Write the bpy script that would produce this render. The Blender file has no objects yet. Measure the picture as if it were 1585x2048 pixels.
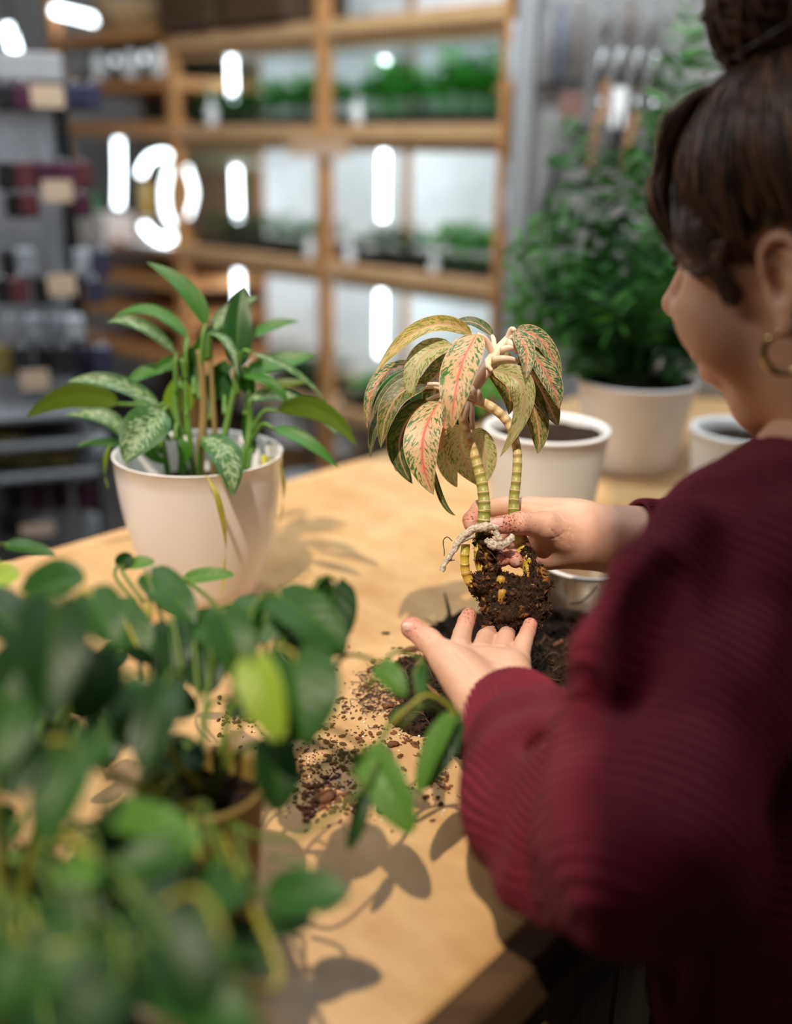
import bpy, math, random
import numpy as np
from mathutils import Vector
rnd = random.Random(7)
nrs = np.random.RandomState(11)
S = bpy.context.scene
col = S.collection

# ---------------------------------------------------------------- camera
FPX = 1990.0
_p, _r = math.radians(19.8), math.radians(1.0)
CAM = np.array([0.0, 0.0, 1.42])
F_ = np.array([0, math.cos(_p), -math.sin(_p)])
R0 = np.array([1.0, 0, 0]); U0 = np.cross(R0, F_)
R_ = R0*math.cos(_r)+U0*math.sin(_r); U_ = -R0*math.sin(_r)+U0*math.cos(_r)
cd = bpy.data.cameras.new('camera'); cam = bpy.data.objects.new('camera', cd); col.objects.link(cam)
from mathutils import Matrix
cam.matrix_world = Matrix(((R_[0], U_[0], -F_[0], CAM[0]), (R_[1], U_[1], -F_[1], CAM[1]), (R_[2], U_[2], -F_[2], CAM[2]), (0, 0, 0, 1)))
cd.sensor_fit = 'VERTICAL'; cd.sensor_height = 36; cd.sensor_width = 36
cd.lens = FPX/2048*36; cd.clip_start = .02
cd.dof.use_dof = True; cd.dof.focus_distance = .94; cd.dof.aperture_fstop = 1.5
S.camera = cam

# ---------------------------------------------------------------- light, world, exposure
w = bpy.data.worlds.new('world'); S.world = w; w.use_nodes = True
w.node_tree.nodes['Background'].inputs[0].default_value = (.62, .78, 1, 1)
w.node_tree.nodes['Background'].inputs[1].default_value = .42
SUN = Vector((.13, .60, -1.0)).normalized()
sd = bpy.data.lights.new('sun', 'SUN'); so = bpy.data.objects.new('sun', sd); col.objects.link(so)
so.rotation_euler = SUN.to_track_quat('-Z', 'Y').to_euler(); so.location = (-.5, -2, 5)
sd.energy = 3.9; sd.angle = math.radians(.9); sd.color = (1, .86, .68)
def area(name, loc, target, size, power, color=(1, 1, 1), sizey=None):
    d = bpy.data.lights.new(name, 'AREA'); o = bpy.data.objects.new(name, d); col.objects.link(o)
    o.location = loc; v = Vector(target)-Vector(loc); o.rotation_euler = v.to_track_quat('-Z', 'Y').to_euler()
    d.shape = 'RECTANGLE'; d.size = size; d.size_y = sizey or size; d.energy = power; d.color = color
    return o
area('fill_light_cool', (.0, 1.9, 2.9), (.1, 3.8, .9), 1.6, 75, (.86, .95, 1), .5)  # added fill, aimed at the shelves to brighten the background
area('fill_light_left', (-1.9, 1.1, 2.9), (-.9, 2.6, .9), .9, 26, (.95, .97, 1), .4)  # added fill that brightens the display rack side
area('fill_light_right', (1.6, 1.3, 2.9), (.9, 2.2, .9), .8, 13, (.95, .96, 1), .4)  # added fill for the pegboard side
area('fill_light_warm', (-1.6, .6, 2.93), (-.1, .9, .9), 1.2, 9, (1, .9, .78), .5)  # added warm fill for surfaces facing left
S.view_settings.view_transform = 'Standard'; S.view_settings.look = 'None'
S.view_settings.exposure = 0.0; S.view_settings.gamma = 1
S.view_settings.use_curve_mapping = False

# ---------------------------------------------------------------- geometry of the picture
def ray(x, y): return F_+R_*(x-792.5)/FPX-U_*(y-1024)/FPX
def pt(x, y, d): return CAM+ray(x, y)*d
def on(x, y, z=.90): r = ray(x, y); return CAM+r*(z-CAM[2])/r[2]
TZ = .90

# ---------------------------------------------------------------- mesh helpers
def link(name, me, mat=None, parent=None):
    o = bpy.data.objects.new(name, me); col.objects.link(o)
    if mat is not None:
        for m_ in (mat if isinstance(mat, (list, tuple)) else [mat]): me.materials.append(m_)
    if parent is not None:
        o.parent = parent
        if parent.type == 'EMPTY': o.matrix_parent_inverse = Matrix.Translation(-parent.location)
    return o
def mk(name, V, Fc, mat, parent=None, smooth=True, uv=None, attrs=None, mi=None):
    me = bpy.data.meshes.new(name)
    V = np.asarray(V, float)
    me.from_pydata(V.tolist(), [], [tuple(int(i) for i in f) for f in Fc])
    if smooth: me.polygons.foreach_set('use_smooth', [True]*len(me.polygons))
    if uv is not None:
        l = me.uv_layers.new(name='UVMap'); idx = np.zeros(len(me.loops), int); me.loops.foreach_get('vertex_index', idx)
        l.data.foreach_set('uv', np.asarray(uv, float)[idx].ravel())
    if attrs:
        for k, a in attrs.items():
            at = me.attributes.new(k, 'FLOAT', 'POINT'); at.data.foreach_set('value', np.asarray(a, float))
    if mi is not None: me.polygons.foreach_set('material_index', [int(i) for i in mi])
    me.update()
    return link(name, me, mat, parent)
class MB:
    def __init__(s): s.v = []; s.f = []; s.uv = []; s.n = 0
    def add(s, V, Fc, uv=None):
        V = np.asarray(V, float); s.v.append(V); s.f += [tuple(i+s.n for i in f) for f in Fc]
        s.uv.append(np.zeros((len(V), 2)) if uv is None else np.asarray(uv, float)); s.n += len(V); return s
    def build(s, name, mat, parent=None, smooth=True, attrs=None):
        return mk(name, np.vstack(s.v), s.f, mat, parent, smooth, np.vstack(s.uv), attrs)
def boxg(c, sx, sy, sz, X=(1, 0, 0), Y=(0, 1, 0), Z=(0, 0, 1), bev=0.0):
    c = np.array(c, float); X = np.array(X, float); Y = np.array(Y, float); Z = np.array(Z, float)
    if bev <= 0:
        V = [c+X*sx*a/2+Y*sy*b/2+Z*sz*d/2 for d in (-1, 1) for b in (-1, 1) for a in (-1, 1)]
        return V, [(0, 2, 3, 1), (4, 5, 7, 6), (0, 1, 5, 4), (2, 6, 7, 3), (0, 4, 6, 2), (1, 3, 7, 5)]
    V = []; idx = {}
    for a in (-1, 1):
        for b in (-1, 1):
            for d in (-1, 1):
                for k in range(3):
                    s_ = [a*(sx/2-(0 if k == 0 else bev)), b*(sy/2-(0 if k == 1 else bev)), d*(sz/2-(0 if k == 2 else bev))]
                    idx[(a, b, d, k)] = len(V); V.append(c+X*s_[0]+Y*s_[1]+Z*s_[2])
    Fc = []
    def q(*l): Fc.append(tuple(idx[i] for i in l))
    for s_ in (-1, 1):
        l = [(s_, -1, -1, 0), (s_, 1, -1, 0), (s_, 1, 1, 0), (s_, -1, 1, 0)]; q(*(l if s_ > 0 else l[::-1]))
        l = [(-1, s_, -1, 1), (-1, s_, 1, 1), (1, s_, 1, 1), (1, s_, -1, 1)]; q(*(l if s_ > 0 else l[::-1]))
        l = [(-1, -1, s_, 2), (1, -1, s_, 2), (1, 1, s_, 2), (-1, 1, s_, 2)]; q(*(l if s_ > 0 else l[::-1]))
    for a in (-1, 1):
        for b in (-1, 1):
            q((a, b, -1, 0), (a, b, 1, 0), (a, b, 1, 1), (a, b, -1, 1))
            q((a, -1, b, 0), (a, 1, b, 0), (a, 1, b, 2), (a, -1, b, 2))
            q((-1, a, b, 1), (1, a, b, 1), (1, a, b, 2), (-1, a, b, 2))
            for d in (-1, 1): q((a, b, d, 0), (a, b, d, 1), (a, b, d, 2))
    return V, Fc
def box(name, c, sx, sy, sz, mat, parent=None, X=(1, 0, 0), Y=(0, 1, 0), Z=(0, 0, 1), bev=0.0):
    V, Fc = boxg(c, sx, sy, sz, X, Y, Z, bev); return mk(name, V, Fc, mat, parent, False)
def lathe(prof, c, seg=48, axis=(0, 0, 1), close=False):
    c = np.array(c, float); A = np.array(axis, float); A /= np.linalg.norm(A)
    X = np.cross(A, [.3, 1, .2]); X /= np.linalg.norm(X); Y = np.cross(A, X)
    V = []; uv = []
    for j, (r, z) in enumerate(prof):
        for i in range(seg):
            a = 2*math.pi*i/seg; V.append(c+A*z+X*r*math.cos(a)+Y*r*math.sin(a)); uv.append((i/seg, j/len(prof)))
    Fc = []
    n = len(prof)
    for j in range(n-1 if not close else n):
        for i in range(seg):
            a, b = j*seg+i, j*seg+(i+1) % seg; jj = (j+1) % n
            Fc.append((a, b, jj*seg+(i+1) % seg, jj*seg+i))
    if not close:
        Fc.append(tuple(range(seg))[::-1]); Fc.append(tuple((n-1)*seg+i for i in range(seg)))
    return V, Fc, uv
def spline(P, n):
    P = np.asarray(P, float)
    if len(P) == 2: t = np.linspace(0, 1, n)[:, None]; return P[0]*(1-t)+P[1]*t
    Q = np.vstack([2*P[0]-P[1], P, 2*P[-1]-P[-2]]); out = []
    m = len(P)-1
    for k in range(n):
        u = k/(n-1)*m; i = min(int(u), m-1); t = u-i
        a, b, c_, d = Q[i], Q[i+1], Q[i+2], Q[i+3]
        out.append(.5*((2*b)+(-a+c_)*t+(2*a-5*b+4*c_-d)*t*t+(-a+3*b-3*c_+d)*t**3))
    return np.array(out)
def frames(P):
    T = np.gradient(P, axis=0); T /= np.linalg.norm(T, axis=1)[:, None]+1e-12
    n = np.cross(T[0], [.31, .12, .94]); n /= np.linalg.norm(n)+1e-12; N = []
    for t in T:
        n = n-t*np.dot(n, t); n /= np.linalg.norm(n)+1e-12; N.append(n)
    N = np.array(N); return T, N, np.cross(T, N)
def tubeg(P, rad, seg=8, cap=True):
    P = np.asarray(P, float); n = len(P); rad = np.interp(np.linspace(0, 1, n), np.linspace(0, 1, len(np.atleast_1d(rad))), np.atleast_1d(rad)) if not (hasattr(rad, '__len__') and len(rad) == n) else np.asarray(rad, float)
    T, N, B = frames(P); a = np.linspace(0, 2*math.pi, seg, endpoint=False)
    V = (P[:, None]+rad[:, None, None]*(N[:, None]*np.cos(a)[None, :, None]+B[:, None]*np.sin(a)[None, :, None])).reshape(-1, 3)
    L = np.concatenate([[0], np.cumsum(np.linalg.norm(np.diff(P, axis=0), axis=1))])
    uv = np.array([(i/seg, L[j]) for j in range(n) for i in range(seg)])
    Fc = [(j*seg+i, j*seg+(i+1) % seg, (j+1)*seg+(i+1) % seg, (j+1)*seg+i) for j in range(n-1) for i in range(seg)]
    if cap: Fc += [tuple(range(seg))[::-1], tuple((n-1)*seg+i for i in range(seg))]
    return V, Fc, uv
def tube(name, P, rad, mat, parent=None, seg=8, n=None):
    P = spline(P, n) if n else np.asarray(P, float)
    V, Fc, uv = tubeg(P, rad, seg); return mk(name, V, Fc, mat, parent, True, uv)
def tag(o, label=None, cat=None, group=None, kind=None):
    if label: o['label'] = label
    if cat: o['category'] = cat
    if group: o['group'] = group
    if kind: o['kind'] = kind
    return o
def thing(name, loc, label, cat, group=None):
    o = bpy.data.objects.new(name, None); col.objects.link(o); o.location = tuple(loc); o.empty_display_size = .02
    return tag(o, label, cat, group)
def copy_tree(o, parent=None):
    c = o.copy(); col.objects.link(c)
    if parent is not None: c.parent = parent
    for ch in [x for x in list(col.objects) if x.parent == o]: copy_tree(ch, c)
    return c

# ---------------------------------------------------------------- implicit surfaces
def ortho(A):
    A = np.array(A, float); a = A[0]/np.linalg.norm(A[0]); b = A[1]-a*(a@A[1]); b /= np.linalg.norm(b); return np.array([a, b, np.cross(a, b)])
class SDF:
    def __init__(s, lo, hi, h):
        s.lo = np.array(lo, float); s.h = h; s.n = np.ceil((np.array(hi)-s.lo)/h).astype(int)+1
        s.F = np.full(s.n, 1.0, np.float32); s.ax = [s.lo[i]+h*np.arange(s.n[i]) for i in range(3)]
    def sub(s, lo, hi):
        a = np.clip(np.floor((np.array(lo)-s.lo)/s.h).astype(int), 0, s.n-1); b = np.clip(np.ceil((np.array(hi)-s.lo)/s.h).astype(int)+1, 1, s.n)
        sl = tuple(slice(a[i], max(b[i], a[i]+1)) for i in range(3))
        g = np.meshgrid(*[s.ax[i][sl[i]] for i in range(3)], indexing='ij'); return sl, np.stack(g, -1).astype(np.float32)
    def comb(s, sl, d, k, cut=False):
        A = s.F[sl]
        if cut:
            d = -d; h = np.maximum(k-np.abs(A-d), 0)/k if k > 0 else 0; s.F[sl] = np.maximum(A, d)+h*h*k/4
        else:
            h = np.maximum(k-np.abs(A-d), 0)/k if k > 0 else 0; s.F[sl] = np.minimum(A, d)-h*h*k/4
    def cap(s, a, b, ra, rb=None, k=.004, cut=False):
        rb = ra if rb is None else rb; a = np.array(a, float); b = np.array(b, float); m = max(ra, rb)+k+3*s.h
        sl, P = s.sub(np.minimum(a, b)-m, np.maximum(a, b)+m); ba = (b-a).astype(np.float32); pa = P-a.astype(np.float32)
        t = np.clip(pa@ba/(ba@ba+1e-9), 0, 1); d = np.linalg.norm(pa-t[..., None]*ba, axis=-1)-(ra+(rb-ra)*t)
        s.comb(sl, d, k, cut); return s
    def chain(s, pts, rad, k=.004):
        for i in range(len(pts)-1): s.cap(pts[i], pts[i+1], rad[i], rad[i+1], k)
    def ell(s, c, r, ax=None, k=.006, cut=False):
        c = np.array(c, float); r = np.array(r, float); ax = np.eye(3) if ax is None else ortho(ax); m = r.max()+k+3*s.h
        sl, P = s.sub(c-m, c+m); q = (P-c.astype(np.float32))@ax.T.astype(np.float32)
        k0 = np.linalg.norm(q/r, axis=-1); k1 = np.linalg.norm(q/(r*r), axis=-1)+1e-9; d = k0*(k0-1)/k1
        s.comb(sl, d.astype(np.float32), k, cut); return s
    def mesh(s):
        F = s.F; h = s.h; sg = F < 0; nx, ny, nz = F.shape
        acc = np.zeros((nx-1, ny-1, nz-1, 3), np.float32); cnt = np.zeros((nx-1, ny-1, nz-1), np.int16); Q = []
        for ax in range(3):
            a = [slice(None)]*3; b = [slice(None)]*3; a[ax] = slice(0, -1); b[ax] = slice(1, None)
            E = np.argwhere(sg[tuple(a)] != sg[tuple(b)])
            o = np.zeros(3, int); o[ax] = 1; E2 = E+o
            f0 = F[E[:, 0], E[:, 1], E[:, 2]]; f1 = F[E2[:, 0], E2[:, 1], E2[:, 2]]; t = f0/(f0-f1)
            P = E.astype(np.float32); P[:, ax] += t; u, v = [(1, 2), (2, 0), (0, 1)][ax]
            cells = []
            for du, dv in ((0, 0), (-1, 0), (-1, -1), (0, -1)):
                c = E.copy(); c[:, u] += du; c[:, v] += dv; cells.append(c)
            ok = np.ones(len(E), bool)
            for c in cells: ok &= ((c >= 0) & (c < np.array([nx-1, ny-1, nz-1]))).all(1)
            for c in cells:
                cc = c[ok]; np.add.at(acc, (cc[:, 0], cc[:, 1], cc[:, 2]), P[ok]); np.add.at(cnt, (cc[:, 0], cc[:, 1], cc[:, 2]), 1)
            q = np.stack([c[ok] for c in cells], 1); fl = f0[ok] > 0; q[fl] = q[fl][:, ::-1]; Q.append(q)
        act = np.argwhere(cnt > 0); ids = -np.ones(cnt.shape, int); ids[act[:, 0], act[:, 1], act[:, 2]] = np.arange(len(act))
        V = acc[act[:, 0], act[:, 1], act[:, 2]]/cnt[act[:, 0], act[:, 1], act[:, 2]][:, None]*h+s.lo
        q = np.vstack(Q); Fc = ids[q[..., 0], q[..., 1], q[..., 2]]
        return V.astype(float), Fc
def vnoise(P, scale, seed=0):
    P = np.asarray(P)*scale+seed*17.3; i = np.floor(P).astype(np.int64); f = P-i; f = f*f*(3-2*f); out = 0
    for dx in (0, 1):
        for dy in (0, 1):
            for dz in (0, 1):
                h = ((i[..., 0]+dx)*374761393+(i[..., 1]+dy)*668265263+(i[..., 2]+dz)*2147483647+seed*144665) & 0xffffffff
                h = ((h ^ (h >> 13))*1274126177) & 0xffffffff; v = ((h ^ (h >> 16)) & 0xffff)/65535.0
                out = out+v*(f[..., 0] if dx else 1-f[..., 0])*(f[..., 1] if dy else 1-f[..., 1])*(f[..., 2] if dz else 1-f[..., 2])
    return out*2-1
def vnormals(V, Fc):
    Fc = np.asarray(Fc); n = np.cross(V[Fc[:, 2]]-V[Fc[:, 0]], V[Fc[:, 3]]-V[Fc[:, 1]]); N = np.zeros_like(V)
    for k in range(4): np.add.at(N, Fc[:, k], n)
    return N/(np.linalg.norm(N, axis=1)[:, None]+1e-12)

# ---------------------------------------------------------------- materials
class Mat:
    def __init__(s, name, rough=.5, spec=.5):
        s.m = bpy.data.materials.new(name); s.m.use_nodes = True; s.t = s.m.node_tree; s.N = s.t.nodes; s.L = s.t.links
        s.b = s.N['Principled BSDF']; s.b.inputs['Roughness'].default_value = rough; s.b.inputs['Specular IOR Level'].default_value = spec
        s.out = s.N['Material Output']
    def n(s, typ, **kw):
        x = s.N.new(typ)
        for k, v in kw.items(): setattr(x, k, v)
        return x
    def coord(s, kind='Object', scale=(1, 1, 1), rot=(0, 0, 0)):
        if kind == 'World': o = s.n('ShaderNodeNewGeometry').outputs['Position']
        else: o = s.n('ShaderNodeTexCoord').outputs[kind]
        mp = s.n('ShaderNodeMapping'); mp.inputs['Scale'].default_value = scale; mp.inputs['Rotation'].default_value = rot
        s.L.new(o, mp.inputs[0]); return mp.outputs[0]
    def noise(s, vec, scale=5, detail=3, rough=.5, dist=0):
        x = s.n('ShaderNodeTexNoise'); x.inputs['Scale'].default_value = scale; x.inputs['Detail'].default_value = detail
        x.inputs['Roughness'].default_value = rough; x.inputs['Distortion'].default_value = dist
        if vec is not None: s.L.new(vec, x.inputs['Vector'])
        return x.outputs['Fac']
    def ramp(s, fac, stops, interp='LINEAR'):
        x = s.n('ShaderNodeValToRGB'); x.color_ramp.interpolation = interp; e = x.color_ramp.elements
        while len(e) < len(stops): e.new(.5)
        for q, (p, c) in zip(e, stops): q.position = p; q.color = (*c, 1) if len(c) == 3 else c
        s.L.new(fac, x.inputs[0]); return x.outputs[0]
    def mix(s, fac, a, b, mode='MIX'):
        x = s.n('ShaderNodeMix', data_type='RGBA', blend_type=mode)
        for i, v in ((0, fac), (6, a), (7, b)):
            if hasattr(v, 'links'): s.L.new(v, x.inputs[i])
            elif i == 0: x.inputs[0].default_value = v
            else: x.inputs[i].default_value = (*v, 1)
        return x.outputs[2]
    def math(s, op, a, b=0.0, c=None, clamp=False):
        x = s.n('ShaderNodeMath', operation=op); x.use_clamp = clamp
        for i, v in ((0, a), (1, b), (2, c)):
            if v is None: continue
            if hasattr(v, 'links'): s.L.new(v, x.inputs[i])
            else: x.inputs[i].default_value = v
        return x.outputs[0]
    def color(s, c):
        if hasattr(c, 'links'): s.L.new(c, s.b.inputs['Base Color'])
        else: s.b.inputs['Base Color'].default_value = (*c, 1)
        s.c = c; return s
    def bump(s, h, strength=.3, dist=.002):
        x = s.n('ShaderNodeBump'); x.inputs['Strength'].default_value = strength; x.inputs['Distance'].default_value = dist
        s.L.new(h, x.inputs['Height']); s.L.new(x.outputs[0], s.b.inputs['Normal']); return s
    def translucent(s, amt=.3, tint=(1, 1, 1)):
        t = s.n('ShaderNodeBsdfTranslucent'); x = s.n('ShaderNodeMixShader'); x.inputs[0].default_value = amt
        if hasattr(s.c, 'links'): s.L.new(s.mix(1.0, s.c, tint, 'MULTIPLY'), t.inputs[0])
        else: t.inputs[0].default_value = (*[a*b for a, b in zip(s.c, tint)], 1)
        s.L.new(s.b.outputs[0], x.inputs[1]); s.L.new(t.outputs[0], x.inputs[2]); s.L.new(x.outputs[0], s.out.inputs[0]); return s
def plain(name, c, rough=.5, spec=.5, metal=0, em=None, ems=0, var=.06):
    m = Mat(name, rough, spec); f = m.noise(m.coord('World'), 14, 3)
    m.color(m.ramp(f, [(.3, tuple(x*(1-var) for x in c)), (.7, tuple(min(x*(1+var), 1) for x in c))])); m.b.inputs['Metallic'].default_value = metal
    if em: m.b.inputs['Emission Color'].default_value = (*em, 1); m.b.inputs['Emission Strength'].default_value = ems
    return m.m
def wood(name, a, b, rough=.45, scale=1.0, stretch=(1, 9, 9), rot=(0, 0, 0), bump=.15, spec=.4):
    m = Mat(name, rough, spec); v = m.coord('World', stretch, rot); f = m.noise(v, 5*scale, 6, .6, .8); g = m.noise(v, 34*scale, 3, .6)
    f = m.math('ADD', m.math('MULTIPLY', f, .75), m.math('MULTIPLY', g, .25)); m.color(m.ramp(f, [(.32, a), (.62, b)])); m.bump(f, bump, .001); return m.m

# ================================================================ materials shared
WOODT = Mat('table_wood', .36, .5)
_v = WOODT.coord('World', (1, 1, 1), (0, 0, math.radians(48))); _s = WOODT.n('ShaderNodeMapping'); _s.inputs['Scale'].default_value = (1.6, 7, 6); WOODT.L.new(_v, _s.inputs[0])
_f = WOODT.noise(_s.outputs[0], 2.6, 7, .6, 1.2); _g = WOODT.noise(WOODT.coord('World'), 17, 4, .6); _st = WOODT.noise(WOODT.coord('World'), 4.2, 5, .6)
_c = WOODT.ramp(_f, [(.28, (.46, .27, .115)), (.5, (.55, .34, .155)), (.72, (.62, .41, .205))])
_c = WOODT.mix(WOODT.ramp(_g, [(.45, (0, 0, 0)), (.75, (.75, .75, .75))]), _c, (.42, .225, .085)); _c = WOODT.mix(WOODT.ramp(_st, [(.48, (0, 0, 0)), (.75, (.6, .6, .6))]), _c, (.37, .20, .08))
WOODT.color(_c).bump(_f, .12, .001); WOODT.L.new(WOODT.ramp(_st, [(.3, (.27,)*3), (.7, (.42,)*3)]), WOODT.b.inputs['Roughness']); WOODT = WOODT.m
EDGEW = wood('dark_edge_wood', (.035, .018, .008), (.085, .045, .02), .6)
PLANK = wood('bench_side_wood', (.11, .07, .035), (.24, .15, .08), .6, 1, (6, 6, .8))
PINE = wood('shelf_pine', (.40, .175, .055), (.56, .27, .10), .55, 1, (2, 2, 1))
PINEL = wood('shelf_pine_light', (.48, .27, .12), (.60, .37, .18), .5, 1, (1, 3, 3))
WHITE = plain('white_plastic', (.78, .77, .76), .32)
WPANEL = plain('white_laminate', (.70, .76, .79), .35)
GREYP = plain('grey_slatwall', (.17, .175, .19), .6)
DKMET = plain('dark_metal', (.03, .03, .032), .4, .5, .6)
STEEL = plain('steel', (.5, .5, .5), .25, .5, 1)
BLACKP = plain('black_plastic', (.012, .013, .013), .5)
TAG = plain('beige_card', (.55, .41, .29), .8)
LED = plain('led_light', (1, 1, 1), .5, em=(.80, .93, 1), ems=9)
LEDS = plain('led_soft', (1, 1, 1), .5, em=(.84, .95, 1), ems=5)
# soil
SOIL = Mat('potting_soil', .95, .2); _v = SOIL.coord('World'); _f = SOIL.noise(_v, 260, 4, .7); _g = SOIL.noise(_v, 90, 3, .6)
SOIL.color(SOIL.mix(SOIL.ramp(_g, [(.5, (0, 0, 0)), (.72, (1, 1, 1))]), SOIL.ramp(_f, [(.35, (.006, .004, .003)), (.6, (.030, .017, .010)), (.78, (.09, .045, .022))]), (.05, .024, .012))).bump(_f, .9, .003); SOIL = SOIL.m
BARK = wood('bark', (.05, .018, .008), (.20, .075, .03), .8, 9, (1, 1, 1), bump=.5)
PERL = plain('perlite', (.75, .70, .64), .8)

# ================================================================ room
E3 = np.array([math.sin(math.radians(42)), math.cos(math.radians(42)), 0]); N3 = np.array([-E3[1], E3[0], 0]); Z3 = np.array([0, 0, 1.0])
FLOOR = Mat('concrete_floor', .5); FLOOR.color(FLOOR.ramp(FLOOR.noise(FLOOR.coord('World'), 3, 6), [(.3, (.045, .045, .045)), (.7, (.09, .088, .085))])); FLOOR = FLOOR.m
WALLM = plain('wall_paint', (.36, .35, .34), .85); CEILM = plain('ceiling_paint', (.5, .5, .5), .9)
def structure(o): o['kind'] = 'structure'; return o
structure(box('floor', (0, 2.2, -.02), 8.4, 8.4, .04, FLOOR))
structure(box('wall_back', (0, 6.3, 1.5), 8.4, .1, 3.0, WALLM)); structure(box('wall_front', (0, -1.9, 1.5), 8.4, .1, 3.0, WALLM))
structure(box('wall_left', (-4.15, 2.2, 1.5), .1, 8.3, 3.0, WALLM)); structure(box('wall_right', (4.15, 2.2, 1.5), .1, 8.3, 3.0, WALLM))
# ceiling with an added, unseen opening that shapes the sun beam
HR_ = np.array([-.205, -.955]); HD = np.array([.217, .976]); HL_ = np.array([-.976, .217])
hole = [HR_+HL_*1.9, HR_, HR_+HD*1.36, HR_+HD*1.36+HL_*1.9]; outer = [np.array(q) for q in ((-4.2, -1.95), (4.2, -1.95), (4.2, 6.35), (-4.2, 6.35))]
V = [(*q, z) for z in (3.0, 3.06) for q in hole+outer]; Fc = []
for i in range(4):
    j = (i+1) % 4; Fc += [(i, j, 4+j, 4+i), (8+4+i, 8+4+j, 8+j, 8+i), (j, i, 8+i, 8+j), (4+i, 4+j, 12+j, 12+i)]
structure(mk('ceiling', V, Fc, CEILM, None, False))
mb = MB(); W3 = [np.array([*q, 0]) for q in (HD, HL_)]
for i in range(4):
    a_, b_ = hole[i], hole[(i+1) % 4]; c_ = (a_+b_)/2; d_ = (b_-a_)/np.linalg.norm(b_-a_); n_ = np.array([d_[1], -d_[0]]); c_ = c_+n_*.02
    mb.add(*boxg((*c_, 3.03), np.linalg.norm(b_-a_)+.08, .04, .10, (*d_, 0), (*n_, 0)))
structure(mb.build('added_opening_frame', DKMET, smooth=False))  # frame of the added opening, whose edge keeps sun off her back

# ================================================================ potting bench
P0 = on(955, 1940, TZ); EC = P0+E3*.75
LEN, WID = 3.0, .87
def tb(e, n, z): return P0+E3*e+N3*n+np.array([0, 0, z-TZ])
bench = thing('potting_bench', tb(.75, WID/2, 0), 'long waist-high wooden potting bench with worn pale top and dark edge', 'table')
E0, E1 = -.72, 2.15
box('bench_top', tb((E0+E1)/2, WID/2, TZ-.011), E1-E0, WID, .022, WOODT, bench, E3, N3, Z3, .003)
for nm, n in (('edge_trim', -.013), ('edge_trim', WID+.013)):
    box(nm, tb((E0+E1)/2, n, TZ-.024), E1-E0, .026, .046, EDGEW if n < 0 else PINEL, bench, E3, N3, Z3, .004)
box('edge_rail', tb((E0+E1)/2, -.012+.02, TZ-.105), E1-E0, .03, .07, PLANK, bench, E3, N3, Z3, .004)
k = 0
for e in np.arange(E0+.06, E1, .145):
    box('side_board', tb(e, .045, (TZ-.14)/2), .138, .02, TZ-.15, PLANK, bench, E3, N3, Z3, .002)
for e in (E0+.05, E1-.05):
    for n in (.08, WID-.06): box('leg', tb(e, n, (TZ-.03)/2), .07, .07, TZ-.03, PINE, bench, E3, N3, Z3, .004)

# ================================================================ grow shelves
SU = np.array([-math.sin(math.radians(47.5)), math.cos(math.radians(47.5)), 0]); SB = np.array([SU[1], -SU[0], 0])
SP = np.array([.322, 3.1, 0])
def sh(t, b, z): return SP+SU*t+SB*b+np.array([0, 0, z])
def shz(x, y, b=0.0):   # pixel -> (t, z) on the shelf's front plane shifted back by b
    r = ray(x, y); o = SP+SB*b; k = ((o-CAM)@SB)/(r@SB); P = CAM+r*k; return (P-SP)@SU, P[2]
def zat(t, y, b=0.0):   # height of row y at shelf position t
    lo, hi = -.5, 4.0
    for _ in range(50):
        m = (lo+hi)/2; d = sh(t, b, m)-CAM; v = 1024-FPX*(d@U_)/(d@F_)
        if v > y: lo = m
        else: hi = m
    return (lo+hi)/2
TP = [shz(1012, 300)[0], shz(650, 300)[0], shz(354, 300)[0], shz(112, 100)[0]]
zA = [zat(TP[1], y) for y in (805, 522, 250, 42)]
SD_ = .46
unit = thing('grow_shelf', sh((TP[0]+TP[3])/2, 0, 0), 'tall open pine shelving with white lit bays against the far wall', 'shelf')
for i, t in enumerate(TP):
    for b in (0, SD_):
        wd = .052
        box('post', sh(t, b, 1.2), .045 if i else .03, .045, 2.4, PINE, unit, SU, SB, Z3, .004)
def shelf_board(t0, t1, z, mat=PINEL, h=.05):
    box('shelf_board', sh((t0+t1)/2, SD_/2-.02, z-h/2), abs(t1-t0), SD_, h, mat, unit, SU, SB, Z3, .004)
for i in (0, 1):
    for z in zA: shelf_board(TP[i], TP[i+1], z)
    box('back_panel', sh((TP[i]+TP[i+1])/2, SD_-.03, 1.15), abs(TP[i+1]-TP[i])-.05, .012, 2.2, WPANEL, unit, SU, SB, Z3)
    shelf_board(TP[i], TP[i+1], .14)
zB = [zat((TP[2]+TP[3])/2, y) for y in (690, 615, 545, 480, 245, 160, 62)]
for z in zB: shelf_board(TP[2], TP[3], z, PINE, .045)
box('back_panel', sh((TP[2]+TP[3])/2, SD_-.03, 1.72), abs(TP[3]-TP[2])-.05, .012, .8, plain('sage_board', (.20, .19, .12), .8), unit, SU, SB, Z3)
box('back_panel', sh((TP[2]+TP[3])/2, SD_-.03, .68), abs(TP[3]-TP[2])-.05, .012, 1.3, plain('brown_board', (.14, .095, .055), .8), unit, SU, SB, Z3)
# price rail label in the middle
r0 = shz(650, 298); box('blank_sign', sh(r0[0], -.03, r0[1]), .30, .01, .05, plain('pale_wood_sign', (.62, .42, .28), .7), unit, SU, SB, Z3)

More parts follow.
